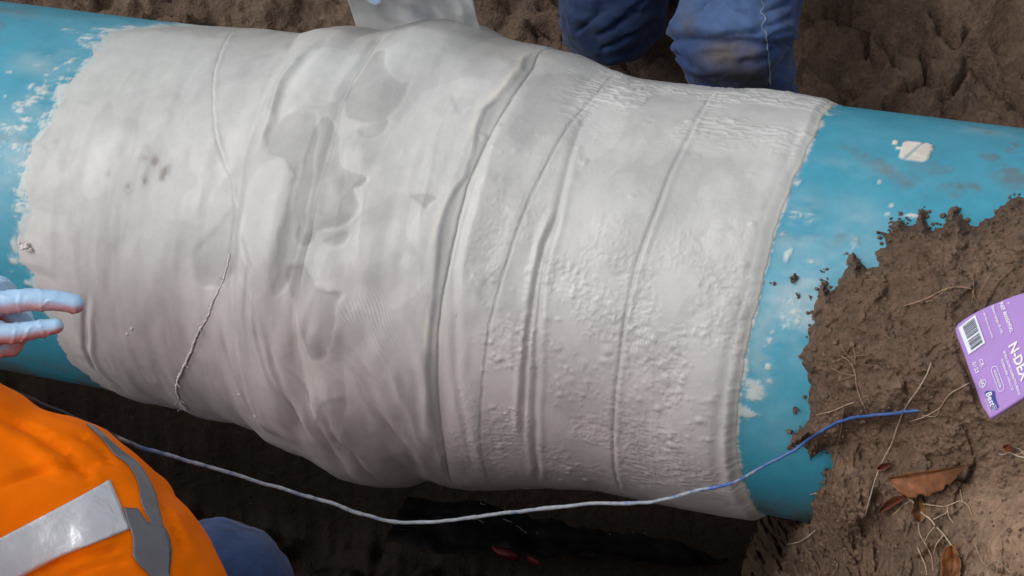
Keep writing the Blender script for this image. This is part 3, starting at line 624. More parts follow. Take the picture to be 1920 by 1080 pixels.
# crumbs of clay stuck on the bare blue paint, each its own thing
for k, (px, py, r, lab) in enumerate([(1490, 522, 8.5, 'largest dark clay crumb stuck on the bare blue paint beside the bandage edge'), (1450, 533, 5, 'small dark clay crumb on blue paint nearest the bandage edge'),
        (1546, 508, 6, 'dark clay crumb on blue paint just off the tip of the soil bank'), (1497, 555, 4, 'tiny clay crumb on blue paint below the largest crumb'), (1490, 767, 8, 'brown clay crumb on the blue pipe above the blue cable'),
        (1520, 558, 4, 'tiny flat clay crumb on blue paint close to the ragged bank edge')]):
    P, t, ok = cyl_hit(np.array(px), np.array(py), R0+.001); V, F = zip(*[lump_vf(P+RNG.normal(0, r*.00028, 3), r*.00034*RNG.uniform(.5, 1), k*7+j) for j in range(9)])
    V, F = join_vf(list(zip(V, F))); tag(mesh_np('clay_crumb', V, F, soil_colour(V*9, .8), M_SOIL), lab, 'crumb', 'clay crumbs stuck on the blue paint')

# frayed thread along a seam, plaster lumps
def on_wrap(px, py, lift=.0):
    x, th = to_uv(np.array(px, float), np.array(py, float), radf); return cyl(x, th, R0+wrap_height(x, th)+lift)
q = bez([(426, 478), (420, 505), (407, 545), (398, 565), (386, 600), (372, 622), (362, 645), (350, 675), (338, 700), (330, 722), (329, 742), (336, 758), (350, 771)], 90)
q = q+RNG.normal(0, .5, q.shape)
tp_ = on_wrap(q[:, 0], q[:, 1], .0008); rr = .0011+.0020*np.abs(fbm(tp_*160, 3))*ss(10, 30, np.arange(90))+.0013*ss(40, 60, np.arange(90))*np.abs(fbm(tp_*200+4, 2))
parts = [tube_vf(tp_, rr, 6)]
for k in range(46):
    i = RNG.integers(12, 88); d = RNG.normal(0, .004, 3); parts.append(tube_vf(tp_[i]+np.linspace(0, 1, 4)[:, None]*d+np.array([0, 0, .0004]), .00035, 4))
V, F = join_vf(parts); adopt(mesh_np('frayed_thread', V, F, None, M_THREAD), wrap)
for px, py, r in [(46, 462, 10), (57, 468, 7), (38, 455, 5), (246, 618, 5), (238, 628, 3), (850, 592, 3), (448, 742, 3), (946, 778, 3), (478, 778, 3.5), (1345, 520, 2)]:
    c = on_wrap([px], [py])[0]; V, F = join_vf([lump_vf(c+RNG.normal(0, r*.00022, 3), r*.0004*RNG.uniform(.5, 1), px+j) for j in range(7)])
    adopt(mesh_np('plaster_lump', V, F, np.tile([.68, .66, .64], (len(V), 1)), M_WRAP), wrap)

# ---------------------------------------------------------------- cable
cp = [(-260, 600, 2.05), (-100, 672, 2.02), (0, 722, 2.0), (80, 757, 2.0), (160, 792, 2.02), (240, 828, 2.04), (330, 857, 2.07), (420, 883, 2.09), (480, 901, 2.1), (560, 925, 2.11), (620, 945, 2.11), (680, 965, 2.11), (735, 977, 2.11), (790, 979, 2.11), (880, 971, 2.1), (1000, 955, 2.09), (1120, 945, 2.08), (1230, 939, 2.07), (1300, 923, 2.055), (1345, 912, 2.045), (1400, 894, 2.02), (1450, 866, 2.0), (1500, 836, 1.99)]
end = []
for px, py in [(1540, 810), (1575, 790), (1605, 781), (1640, 778), (1680, 775), (1715, 770), (1745, 767)]:
    end.append(hit(bvh_bank, px, py, .004 if px < 1700 else (.001 if px < 1730 else -.008)))
cpt = np.concatenate([at(*np.array(cp).T), np.array(end), [end[-1]+np.array([.02, .05, -.03])]])
cc = bez(cpt, 700); cx, cy = proj(cc); cc = cc+np.stack([fbm(cc*28+k_*9, 3)*.0022 for k_ in range(3)], -1)*(cx < 1700)[:, None]; rad = .0018*(1+(.12+.5*np.clip(fbm(cc*130, 3), 0, 1))*ss(1420, 1250, cx))
V, F = tube_vf(cc, rad, 12); vx, vy = proj(V)
n = fbm(V*np.array([60, 60, 60.]), 4, .6); n2 = fbm(V*300, 2)
wmix = ss(170, 420, vx+n*260)*(1-ss(1270, 1440, vx+n*320))*ss(-.55, -.15, n+.12+.3*n2)
cb = np.array([.055, .13, .36]); col = np.where((vx < 260)[:, None], np.array([.02, .022, .03]), cb)*(1+.3*n)[:, None]
col = col*(1-wmix[:, None])+(np.array([.34, .37, .42])*(1+.3*n+.2*n2)[:, None])*wmix[:, None]
mud = ss(.05, .3, n)*ss(1560, 1640, vx); col = col*(1-.6*mud[:, None])+soilc*mud[:, None]*.6
tag(mesh_np('cable', V, F, np.clip(col, .01, .7), M_CABLE), 'thin blue cable caked with white plaster sagging in front of the pipe', 'cable')

# ---------------------------------------------------------------- black plastic sheet and red scraps in the trench bottom
def gz(px, py, z): r = ray(px, py); return CAM+r*((z-CAM[2])/r[..., 2])[..., None]
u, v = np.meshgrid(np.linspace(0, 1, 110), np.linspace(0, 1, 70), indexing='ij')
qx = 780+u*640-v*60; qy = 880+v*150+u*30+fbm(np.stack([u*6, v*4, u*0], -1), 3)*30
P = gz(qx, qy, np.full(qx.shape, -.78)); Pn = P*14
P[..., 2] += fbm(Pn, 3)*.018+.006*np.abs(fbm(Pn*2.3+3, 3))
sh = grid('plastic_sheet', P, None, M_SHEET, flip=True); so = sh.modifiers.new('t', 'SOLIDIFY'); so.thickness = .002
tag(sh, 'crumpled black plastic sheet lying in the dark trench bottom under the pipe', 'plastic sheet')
parts = []
for k in range(34):                            # plaster splashes and fine scratches on the sheet
    a, b = RNG.uniform(.2, .8), RNG.uniform(.05, .75); i, j = int(a*109), int(b*69); c = P[i, j]+np.array([0, 0, .003])
    L = RNG.uniform(.004, .022)*(1 if k % 3 else .4); d = np.array([RNG.normal(1, .25), RNG.normal(-.25, .25), RNG.normal(0, .15)])*L
    parts.append(tube_vf(c+np.linspace(0, 1, 5)[:, None]*d+RNG.normal(0, .0006, (5, 3)), .0006, 4))
M_STREAK = material('grey_streak', .6, attr=False, base=(.12, .12, .12)); V, F = join_vf(parts); adopt(tag(mesh_np('plaster_streaks', V, F, None, M_STREAK), kind='stuff'), sh)
for px, py, L, lab in [(948, 1037, .016, 'longer dark red plastic scrap lying in the trench mud'), (1003, 1052, .009, 'shorter dark red plastic scrap right of the longer one in the mud')]:
    uu, vv = np.meshgrid(np.linspace(-1, 1, 14), np.linspace(-1, 1, 7), indexing='ij'); w_ = np.sqrt(np.maximum(1-uu**2, .02))
    c = gz(np.array(px), np.array(py), np.array(-.68)); Q = c+np.stack([uu*L*1.4, vv*w_*L*.5-uu*.004, .004*np.cos(vv*2)+.004*fbm(np.stack([uu*2, vv, uu*0+px], -1), 2)], -1)
    o = grid('plastic_scrap', Q, None, M_RED, flip=True); so = o.modifiers.new('t', 'SOLIDIFY'); so.thickness = .0015; tag(o, lab, 'scrap')

# ---------------------------------------------------------------- roots on the bank
def root(label, pts, r0, r1, branches=(), lift=.002, col=(.42, .33, .24)):
    def path(p, r0, r1, first=False):
        q = bez(p, max(10, int(np.sum(np.hypot(*np.diff(np.array(p, float), axis=0).T))/4))); q = q+np.cumsum(RNG.normal(0, .25, q.shape), 0)*.5
        W = np.array([hit(bvh_bank, a, b, lift+r0) for a, b in q]); dz = np.linalg.norm(W-CAM, axis=1)
        k = np.ones(7)/7
        if len(dz) > 7: dz = np.minimum(np.convolve(np.pad(dz, 3, 'edge'), k, 'valid'), dz)
        W = at(q[:, 0], q[:, 1], dz); return tube_vf(W, np.linspace(r0, r1, len(W))*(1+.2*fbm(W*300, 2)), 6)
    r0, r1, col = r0*.62, r1*.62, tuple(.86*q for q in col)
    o = empty('root', hit(bvh_bank, *pts[0])); tag(o, label, 'root')
    V, F = path(pts, r0, r1); c = np.array(col)*(1+.25*fbm(V*150, 3))[:, None]
    adopt(mesh_np('main_strand', V, F, c, M_ROOT), o)
    for b in branches:
        V, F = path(b, r0*.55, r1*.6); c = np.array(col)*(1+.25*fbm(V*150, 3))[:, None]
        adopt(mesh_np('side_strand', V, F, c, M_ROOT), o)
    return o
root('long pale straight root crossing over the blue cable on the bank', [(1746, 680), (1738, 700), (1722, 728), (1700, 760), (1690, 780), (1682, 800), (1672, 830), (1662, 850), (1650, 875), (1640, 900), (1630, 935), (1622, 963)], .0011, .0009, lift=.004, col=(.52, .42, .33))
root('tan root with forked tips lying high on the bank left of the purple box', [(1822, 542), (1800, 538), (1780, 540), (1760, 547), (1740, 558), (1720, 566), (1694, 574)], .0012, .0009, [[(1780, 540), (1765, 550), (1750, 562), (1735, 566)], [(1822, 542), (1828, 560)], [(1824, 520), (1826, 540), (1824, 560)], [(1860, 510), (1848, 530), (1840, 545), (1835, 558)]], col=(.40, .25, .16))
root('thin root standing up from the top edge of the bank over the blue pipe', [(1850, 370), (1842, 390), (1838, 405), (1828, 425), (1818, 442)], .001, .0006, [[(1836, 412), (1828, 430), (1838, 428)]], col=(.40, .24, .17))
root('tangle of fine roots fanning out on the left bank face above the cable', [(1578, 668), (1595, 680), (1604, 700), (1606, 720), (1614, 748), (1626, 775), (1627, 785)], .001, .0006, [[(1560, 680), (1580, 672), (1604, 668), (1630, 666)], [(1570, 715), (1590, 708), (1606, 702)], [(1600, 650), (1604, 672), (1598, 690)], [(1590, 715), (1585, 735), (1572, 752), (1556, 756)], [(1614, 748), (1625, 742), (1631, 756)], [(1575, 645), (1590, 668), (1603, 676)], [(1560, 690), (1580, 700), (1604, 704)]], col=(.36, .24, .16))
root('short tan root running left from the bank face just above the blue cable', [(1600, 755), (1580, 762), (1560, 770), (1545, 774), (1532, 777)], .001, .0008, col=(.46, .35, .24))
root('crooked pale root reaching from the purple box corner down towards the cable', [(1818, 718), (1800, 728), (1786, 735), (1772, 750), (1762, 765), (1742, 777), (1720, 786), (1706, 790)], .0012, .0008, [[(1762, 765), (1755, 780), (1728, 778)]], col=(.47, .36, .26))
root('pale root poking out over the blue pipe low at the bank edge', [(1530, 925), (1512, 930), (1490, 942), (1472, 948), (1455, 952)], .0011, .0007, lift=.012, col=(.50, .38, .25))
root('short pale root poking out of the dark soil below the pipe end', [(1528, 995), (1512, 1008), (1498, 1016), (1476, 1021)], .0011, .0009, lift=.01, col=(.55, .47, .38))
root('big branching pale root below the brown leaf', [(1688, 930), (1704, 936), (1716, 945), (1728, 962), (1745, 975), (1752, 985), (1762, 995), (1778, 1015), (1790, 1032), (1804, 1046)], .0016, .0011,
     [[(1706, 940), (1694, 946), (1684, 956), (1674, 966)], [(1712, 944), (1724, 936), (1735, 922)], [(1730, 945), (1750, 948), (1770, 950), (1786, 945), (1800, 940), (1815, 950), (1822, 968)], [(1805, 940), (1802, 925), (1800, 918)], [(1750, 974), (1764, 966), (1775, 960), (1776, 950)], [(1726, 960), (1722, 985), (1724, 1000), (1735, 1020), (1746, 1042), (1750, 1070)], [(1752, 988), (1742, 1000), (1734, 1015)], [(1776, 955), (1780, 970), (1788, 980)], [(1768, 1005), (1756, 1020), (1750, 1040)], [(1716, 955), (1722, 962), (1718, 975)]], col=(.56, .43, .28))
root('straight pale root tip at the foot of the bank left of the orange leaf', [(1720, 1026), (1728, 1045), (1735, 1062), (1738, 1078)], .001, .0008, col=(.52, .42, .30))
root('fine white root wisp on the grey clod at the right edge', [(1920, 858), (1905, 854), (1892, 848), (1880, 852), (1872, 850)], .0012, .0006, [[(1920, 846), (1906, 852), (1896, 850)], [(1920, 852), (1912, 842), (1905, 840)], [(1894, 855), (1894, 868)]], lift=.003, col=(.55, .48, .38))
root('fine wavy root on the grey clod low at the right', [(1828, 1020), (1838, 1045), (1850, 1060), (1870, 1050), (1882, 1062), (1900, 1080)], .0007, .0005, [[(1850, 1060), (1846, 1072), (1834, 1068)]], col=(.42, .36, .28))
root('faint brown root hanging down the bank edge beside the pipe', [(1582, 760), (1578, 800), (1570, 840), (1562, 880), (1552, 920), (1545, 945)], .001, .0006, [[(1570, 830), (1562, 850), (1552, 862)]], lift=.006, col=(.20, .14, .09))
root('small pale root tip in dark soil at the bottom edge', [(1570, 1055), (1568, 1068), (1560, 1078)], .0009, .0006, [[(1560, 1058), (1572, 1062)]], col=(.40, .34, .27))

# ---------------------------------------------------------------- leaves
def leaf(label, tip, tail, w0, w1, col, curl=.006, lift=.006, bend=0):
    tip, tail = np.array(tip, float), np.array(tail, float); ax = tail-tip; nrm = np.array([-ax[1], ax[0]])/np.linalg.norm(ax)
    u, v = np.meshgrid(np.linspace(0, 1, 34), np.linspace(-1, 1, 15), indexing='ij')
    wl = np.where(v < 0, w0, w1)*np.sin(np.pi*np.clip(u, 0, 1)**.8)**.75*(1+.34*fbm(np.stack([u*11, v*.5, u*0+tip[0]], -1), 3))
    qx = tip[0]+ax[0]*u+nrm[0]*(v*wl+bend*np.sin(np.pi*u)); qy = tip[1]+ax[1]*u+nrm[1]*(v*wl+bend*np.sin(np.pi*u))
    Dm = np.array([[np.linalg.norm(hit(bvh_bank, a, b)-CAM) for a, b in zip(r1, r2)] for r1, r2 in zip(qx[::3, ::3], qy[::3, ::3])])
    a_, b_ = np.polyfit(u[::3, ::3].ravel(), Dm.ravel(), 1); d0 = a_*u+b_
    d = d0-lift-.006-curl*v**2*(1.2+.6*np.sin(u*5))-.003*fbm(np.stack([u*5, v*2, u*0+3], -1), 3)+.002*np.exp(-(v/.08)**2)
    P = at(qx, qy, d); n = fbm(P*90, 4); k = ss(.2, -.5, n+.3*v)
    c = np.array(col)*(1+.45*n)[..., None]*(1-.35*k)[..., None]; c = c*(1-.4*np.exp(-(v/.07)**2))[..., None]*(1-.5*ss(.45, 1., u+.4*n))[..., None]
    o = empty('dead_leaf', P[17, 7]); tag(o, label, 'leaf')
    b = adopt(grid('blade', P, np.clip(c, .01, .6), M_LEAF, flip=False), o); m_ = b.modifiers.new('t', 'SOLIDIFY'); m_.thickness = .0006
    V, F = tube_vf(P[1:-1, 7]+ray(*tip)*-.0006, .0006, 5); adopt(mesh_np('midrib', V, F, np.tile(np.array(col)*.7, (len(V), 1)), M_LEAF), o)
leaf('largest orange brown curled leaf in the bank with a pointed left tip', (1666, 897), (1812, 872), 5, 44, (.20, .075, .028), bend=2, curl=.003, lift=.018)
leaf('dark red brown leaf curling out below the largest leaf', (1648, 962), (1712, 928), 9, 6, (.17, .055, .028), bend=-5)
leaf('brown leaf stub half buried under the roots', (1724, 980), (1722, 930), 14, 16, (.17, .075, .028), lift=.003)
leaf('small dark red leaf scrap beside the long pale root', (1644, 880), (1672, 868), 6, 7, (.16, .045, .03), lift=.003)
leaf('bright orange leaf tip at the bottom edge under the roots', (1784, 1022), (1770, 1120), 16, 24, (.30, .11, .035), lift=.01, bend=-10)
leaf('tiny orange leaf fragment pressed in soil near the right edge', (1880, 838), (1900, 842), 8, 8, (.26, .085, .035), lift=.002)

# ---------------------------------------------------------------- purple glove carton
def carton_pt(p, q, lift=0.):                  # p, q in photo pixels along reading direction / across
    p, q = np.asarray(p, float), np.asarray(q, float)
    px = O0[0]+p*AV[0]+q*BV[0]; py = O0[1]+p*AV[1]+q*BV[1]
    d = dist0+(ka*p+kb*q)*dist0/FPX-lift-.00001*(p-95)**2*0
    return at(px, py, d)
def pq(px, py):                                # photo pixel -> carton coordinates
    m_ = np.array([[AV[0], BV[0]], [AV[1], BV[1]]]); return np.linalg.solve(m_, np.array([px, py])-O0)
Apt, Bpt = carton_pt(100., 0.)-carton_pt(0., 0.), carton_pt(0., 100.)-carton_pt(0., 0.)
NRM = np.cross(Apt, Bpt); NRM /= np.linalg.norm(NRM)
if NRM @ (CAM-carton_pt(0., 0.)) < 0: NRM = -NRM
box = empty('glove_carton', carton_pt(0., 0.)-NRM*.06); tag(box, 'lilac purple glove carton with a barcode lying tilted on the clay bank', 'carton')
ring = []
for k in range(len(ol)):
    a, b = np.array(ol[k], float), np.array(ol[(k+1) % len(ol)], float)
    for t in np.linspace(0, 1, 6)[:-1]: ring.append(pq(*(a+(b-a)*t)))
ring = np.array(ring); ctr = ring.mean(0); lay = []
for s_, z_ in [(.0, .0), (.3, 0), (.6, 0), (.85, 0), (.97, 0), (.992, -.0004), (1, -.0016), (1, -.02), (.998, -.045)]:
    r_ = ctr+(ring-ctr)*s_; W = carton_pt(r_[:, 0], r_[:, 1])+NRM*z_; lay.append(W+NRM*np.minimum(0, .0010*fbm(W*22, 2)-.0004)[:, None])
lay = np.array(lay); cl = np.tile([.40, .235, .60], lay.shape[:2]+(1,)); nn = fbm(lay*30, 3)
cl = cl*(1+.07*nn)[..., None]; du_ = ss(.18, .5, fbm(lay*60+5, 4))[..., None]*.35; cl = cl*(1-du_)+np.array([.2, .15, .13])*du_
adopt(grid('carton_body', lay, cl, M_CARTON, closev=True), box)
def cbasis():
    X_ = Apt/np.linalg.norm(Apt); Z_ = NRM; Y_ = np.cross(Z_, X_); return X_, Y_, Z_
XA, YA, ZA = cbasis()
def text(body, px, py, hgt_px, len_px, mat=M_WHITE, rot=0., lift=.0009, bold=0., name='lettering', shear=0):
    cu = bpy.data.curves.new('t', 'FONT'); cu.body = body; cu.size = 1; cu.align_x = 'CENTER'; cu.align_y = 'CENTER'; cu.offset = bold; cu.shear = shear; cu.resolution_u = 2
    to = bpy.data.objects.new('t', cu); C.objects.link(to); dg = bpy.context.evaluated_depsgraph_get(); me = bpy.data.meshes.new_from_object(to.evaluated_get(dg)); bpy.data.objects.remove(to)
    V = np.zeros(len(me.vertices)*3, np.float32); me.vertices.foreach_get('co', V); V = V.reshape(-1, 3).astype(float)
    c = (V.max(0)+V.min(0))/2; V -= c; ext = V.max(0)-V.min(0); V[:, 0] *= len_px/ext[0]; V[:, 1] *= hgt_px/ext[1]
    cr_, sr_ = math.cos(rot), math.sin(rot); x_, y_ = V[:, 0]*cr_-V[:, 1]*sr_, V[:, 0]*sr_+V[:, 1]*cr_
    p0, q0 = pq(px, py); W = carton_pt(p0+x_, q0+y_)+NRM*lift
    me.vertices.foreach_set('co', W.astype(np.float32).ravel()); me.materials.clear(); me.materials.append(mat)
    o = bpy.data.objects.new(name, me); C.objects.link(o); adopt(o, box); return o
def Z1(zx, zy): return 1740+zx/3.857, 520+zy/3.857
def quad(name, pts, mat, lift=.0006):
    W = np.array([carton_pt(*pq(*p))+NRM*lift for p in pts]); return adopt(mesh_np(name, W, [(0, 1, 2, 3)], None, mat, smooth=False), box)
bcq = [Z1(222, 366), Z1(344, 271), Z1(417, 474), Z1(297, 559)]
M_BC = material('barcode_paper', .5, attr=False, base=(.74, .78, .86)); quad('barcode_label', bcq, M_BC)
b4 = np.array(bcq); bars = []; t = .07
while t < .93:
    w_ = RNG.choice([.008, .014, .022, .03]); g_ = RNG.choice([.009, .014, .02])
    if .50 < t < .58: t += .02; continue
    lo, hi = (.22, .90)
    L = lambda tt, k: (b4[0]*(1-tt)+b4[3]*tt)*(1-k)+(b4[1]*(1-tt)+b4[2]*tt)*k
    W = [carton_pt(*pq(*L(a, b)))+NRM*.0010 for a, b in ((t, lo), (t, hi), (t+w_, hi), (t+w_, lo))]; bars.append((np.array(W), np.array([(0, 1, 2, 3)]))); t += w_+g_
V, F = join_vf(bars); adopt(mesh_np('barcode', V, F, None, M_INK, smooth=False), box)
text('REF 8005PFXL', *Z1(573, 292), 7.5, 60, bold=.025); text('Extra Large (9-10)', *Z1(503, 308), 6.5, 54, bold=.02); text('• 50 Gloves by count', *Z1(437, 340), 5, 53, bold=.012)
text('N-DEX', *Z1(662, 610), 19, 72, bold=.03); text('ORIGINAL', 1944, 568, 22, 84, bold=.03)
text('NITRILE GLOVES EXAMINATION MEDICAL', *Z1(612, 694), 5, 88, bold=.02); text('POWDER-FREE • NON-LATEX', *Z1(578, 708), 4.5, 62, bold=.02)
text('CE', *Z1(393, 618), 7, 14, bold=.01); text('0123', *Z1(350, 652), 8, 21, bold=.01)
text('MADE IN MALAYSIA', *Z1(508, 735), 4.5, 34, bold=.02)
def ringline(pts, w, name='outline', mat=M_WHITE, lift=.0009, closed=True):
    pts = np.array(pts, float); n = len(pts); c = pts.mean(0); out = []
    d = np.roll(pts, -1, 0)-np.roll(pts, 1, 0); nr = np.stack([-d[:, 1], d[:, 0]], -1); nr /= np.linalg.norm(nr, axis=1, keepdims=True)+1e-9
    A_, B_ = pts-nr*w/2, pts+nr*w/2; W = np.stack([[carton_pt(*p)+NRM*lift for p in A_], [carton_pt(*p)+NRM*lift for p in B_]])
    adopt(grid(name, W, None, mat, closev=True), box)
a = np.linspace(0, 2*np.pi, 40, endpoint=False); p0 = pq(*Z1(508, 735)); pill = np.stack([p0[0]+np.sign(np.cos(a))*18+6*np.cos(a), p0[1]+6.2*np.sin(a)], -1); ringline(pill, 1.0)
p0 = pq(*Z1(400, 768)); ringline(np.stack([p0[0]+6.8*np.cos(a), p0[1]+6.8*np.sin(a)], -1), 1.0)
ringline(np.stack([p0[0]+3+2.2*np.cos(a), p0[1]+.2+2.6*np.sin(a)], -1), 1.2); ringline(np.stack([p0[0]-2.4+2.2*np.cos(a), p0[1]-.3+2.4*np.sin(a)], -1), 1.2)
lg = [Z1(410, 838), Z1(425, 822), Z1(482, 822), Z1(490, 880), Z1(514, 940), Z1(500, 946), Z1(504, 958), Z1(462, 952), Z1(440, 890)]
W = np.array([carton_pt(*pq(*p))+NRM*.0007 for p in lg]); me = bpy.data.meshes.new('logo_patch'); me.from_pydata([tuple(w) for w in W], [], [tuple(range(len(W)))]); me.materials.append(M_NAVY)
lo_ = bpy.data.objects.new('logo_patch', me); C.objects.link(lo_); adopt(lo_, box)
text('Best', *Z1(457, 880), 12, 27, bold=.02, shear=.2)
for k in range(3): text('—', *Z1(474+k*12, 946-k*4), .9, 9, bold=.0, lift=.0011, name='logo_stripe')
text('MANUFACTURING', *Z1(436, 932), 2.4, 27, name='lettering')
text('*', *Z1(586, 188), 5, 5)

# ---------------------------------------------------------------- loose end of the bandage held up behind the pipe
u, v = np.meshgrid(np.linspace(0, 1, 90), np.linspace(0, 1, 60), indexing='ij')
xl = -.405+.235*u; thb = math.radians(80)
def bot_pt(x, th): return cyl(x, th, R0+bulge(x, th)+.003)
P0 = bot_pt(xl+.02*u, np.full(u.shape, math.radians(74)))-0
lxp = 640-v*10*0; 
lx = (672-30*v/.35*1)*1.0; 
leftx, rightx = 672-75*v, 918-70*np.sqrt(v)*.8
qx = leftx+(rightx-leftx)*u; qy = (62+14*u**2)-v*230
d = 2.405+.03*np.sin(u*3.1)*np.minimum(v*4, 1)-.05*u+.018*fbm(np.stack([u*3, v*2.2, u*0+8], -1), 3)*np.minimum(v*6, 1)-v*.10
d = d+.008*fbm(np.stack([u*4, v*4, u*0+4], -1), 2)*np.minimum(v*6, 1)-.02*np.exp(-((u-.86)/.08)**2)*np.minimum(v*5, 1)+.012*np.exp(-((u-.7)/.1)**2)
P = at(qx, qy, d); nz = fbm(P*20, 4)
col = np.array([.43, .44, .44])*(1+.06*nz)[..., None]+np.array([.0, .01, .05])*np.exp(-((u-.55)/.15)**2-((v-.15)/.12)**2)[..., None]; col = np.concatenate([col, np.full(u.shape+(1,), .0)], -1)
o = grid('loose_end', P, col, M_WRAP, flip=False); m_ = o.modifiers.new('t', 'SOLIDIFY'); m_.thickness = .0015; adopt(o, wrap)

# ---------------------------------------------------------------- people
def gauntlet(root_, wrist, fwd, up, side_, pose, label=None, scale=1., vox=.0022, thumb=1):
    """five-fingered gloved hand: fwd = towards the fingertips, up = back of the hand, side_ = towards the thumb"""
    f, n_, s_ = [np.asarray(a, float)/np.linalg.norm(a) for a in (fwd, up, side_)]; k = scale
    def L(a, b, c): return np.asarray(wrist)+(f*a+s_*b+n_*c)*k
    parts = []
    for b in (-.030, -.012, .008, .026): parts += capsule(L(.0, b*.7, 0), L(.088, b, .0), .0165*k, .0135*k)
    parts += capsule(L(.0, -.018, 0), L(.0, .018, 0), .020*k, .020*k); parts += capsule(L(-.035, 0, 0), L(0, 0, 0), .033*k, .027*k)
    for (b, ln, cl) in pose['fingers']:
        p = L(.088, b, 0); ang = cl[0]; r = .0118
        spread = b*1.6
        for seg, (sl, ca) in enumerate(zip((.5, .3, .22), cl)):
            if seg: ang += ca
            q_ = p+(f*math.cos(ang)*math.cos(spread)+s_*math.sin(spread)*math.cos(ang)-n_*math.sin(ang))*ln*sl*k
            parts += capsule(p, q_, r*k, (r-.0009)*k, 14); p = q_; r -= .0009
    t = pose['thumb']; p = L(.025, .030*thumb, -.004); r = .0145
    for (da, db, dc) in t:
        q_ = p+(f*da+s_*db*thumb+n_*dc)*k; parts += capsule(p, q_, r*k, (r-.0025)*k, 14); p = q_; r -= .0022
    V, N, T = remesh(parts, vox, 4)
    return V, N, T
def jeans_colour(V, N, dirt=None):
    a = fbm(V*9, 4); b = fbm(V*60, 3)
    c = np.array([.042, .115, .33])*(1+.30*a+.2*b)[:, None]
    return c
def human(name, label, J, top, glove_pose, seedv, jeans_fn=None, top_fn=None, rscale=1.):
    root_ = empty(name, (J['hip'][0], J['hip'][1], -.3)); tag(root_, label, 'person')
    body = []
    body += capsule(J['hip'], J['chest'], .12, .14); body += capsule(J['chest'], J['neck'], .13, .06); body += capsule(J['neck'], J['head'], .055, .06)
    hd = np.asarray(J['head'], float); fc = np.asarray(J['face'], float); fc /= np.linalg.norm(fc); upv = hd-np.asarray(J['neck']); upv /= np.linalg.norm(upv); fc = fc-upv*(fc@upv); fc /= np.linalg.norm(fc); sdv = np.cross(fc, upv)
    body.append(sphere_vf(hd+upv*.06, (.078, .098, .115), (sdv, fc, upv))); body.append(sphere_vf(hd-upv*.01+fc*.035, (.052, .055, .07), (sdv, fc, upv)))
    body += capsule(hd+upv*.05+fc*.095, hd+upv*.02+fc*.112, .010, .014)
    for sg in (-1, 1): body.append(sphere_vf(hd+upv*.04+sdv*sg*.078, (.012, .022, .032), (sdv, fc, upv))); body.append(sphere_vf(hd+upv*.062+fc*.088+sdv*sg*.032, .012))
    for sd_ in ('L', 'R'):
        h0 = np.asarray(J['hip'])+(np.asarray(J['knee'+sd_])-np.asarray(J['hip']))*.1+np.asarray(J['lat'])*(.09 if sd_ == 'R' else -.09)
        body += capsule(h0, J['knee'+sd_], .085, .055)+capsule(J['knee'+sd_], J['ank'+sd_], .055, .04)
        body += capsule(J['chest'], J['sho'+sd_], .09, .06)+capsule(J['sho'+sd_], J['elb'+sd_], .05, .04)+capsule(J['elb'+sd_], J['wri'+sd_], .04, .028)
        for b in (-.02, 0, .02): body += capsule(J['wri'+sd_], np.asarray(J['wri'+sd_])+np.asarray(J['fwd'+sd_])*.06+np.asarray(J['side'+sd_])*b, .02, .012)
    V, N, T = remesh(body, .013, 3); adopt(mesh_np('body', V, T, None, M_SKIN), root_)
    hv = [sphere_vf(hd+upv*.075-fc*.012, (.088, .104, .112), (sdv, fc, upv))]; V, F = join_vf(hv); V = V+0.006*fbm(V*60, 3)[:, None]; adopt(mesh_np('hair', V, F, None, M_HAIR), root_)
    for sg in (-1, 1): V, F = sphere_vf(hd+upv*.062+fc*.093+sdv*sg*.032, .0075); adopt(mesh_np('eye', V, F, None, M_WHITE), root_)
    # jeans
    jp = []
    for sd_ in ('L', 'R'):
        h_ = np.asarray(J['hip'])+(np.asarray(J['knee'+sd_])-np.asarray(J['hip']))*.1+np.asarray(J['lat'])*(.09 if sd_ == 'R' else -.09)
        jp += capsule(h_, J['knee'+sd_], .115*rscale, .088*rscale); jp += capsule(J['knee'+sd_], J['ank'+sd_], .086*rscale, .07*rscale)
    jp += capsule(np.asarray(J['hip'])-np.asarray(J['lat'])*.07, np.asarray(J['hip'])+np.asarray(J['lat'])*.07, .13, .13)
    V, N, T = remesh(jp, .006, 8)
    V, c = jeans_fn(V, N); jo = adopt(mesh_np('jeans', V, T, c, M_JEANS), root_)
    # top
    tp = top(J); V, N, T = remesh(tp, .007 if top is not jumper_top else .012, 10); V, c, mt = top_fn(V, N); to_ = adopt(mesh_np('jacket' if mt is M_HIVIS else 'jumper', V, T, c, mt), root_)
    for sd_ in ('L', 'R'):
        a = np.asarray(J['ank'+sd_]); fd = np.asarray(J['toe'+sd_]); fd = fd/np.linalg.norm(fd); bt = capsule(a+fd*0-np.array([0, 0, .0]), a-np.array([0, 0, .05]), .055, .05)+capsule(a-np.array([0, 0, .055])-fd*.04, a-np.array([0, 0, .06])+fd*.16, .042, .045)
        V, N, T = remesh(bt, .008, 4); adopt(mesh_np('boot', V, T, None, M_BOOT), root_)
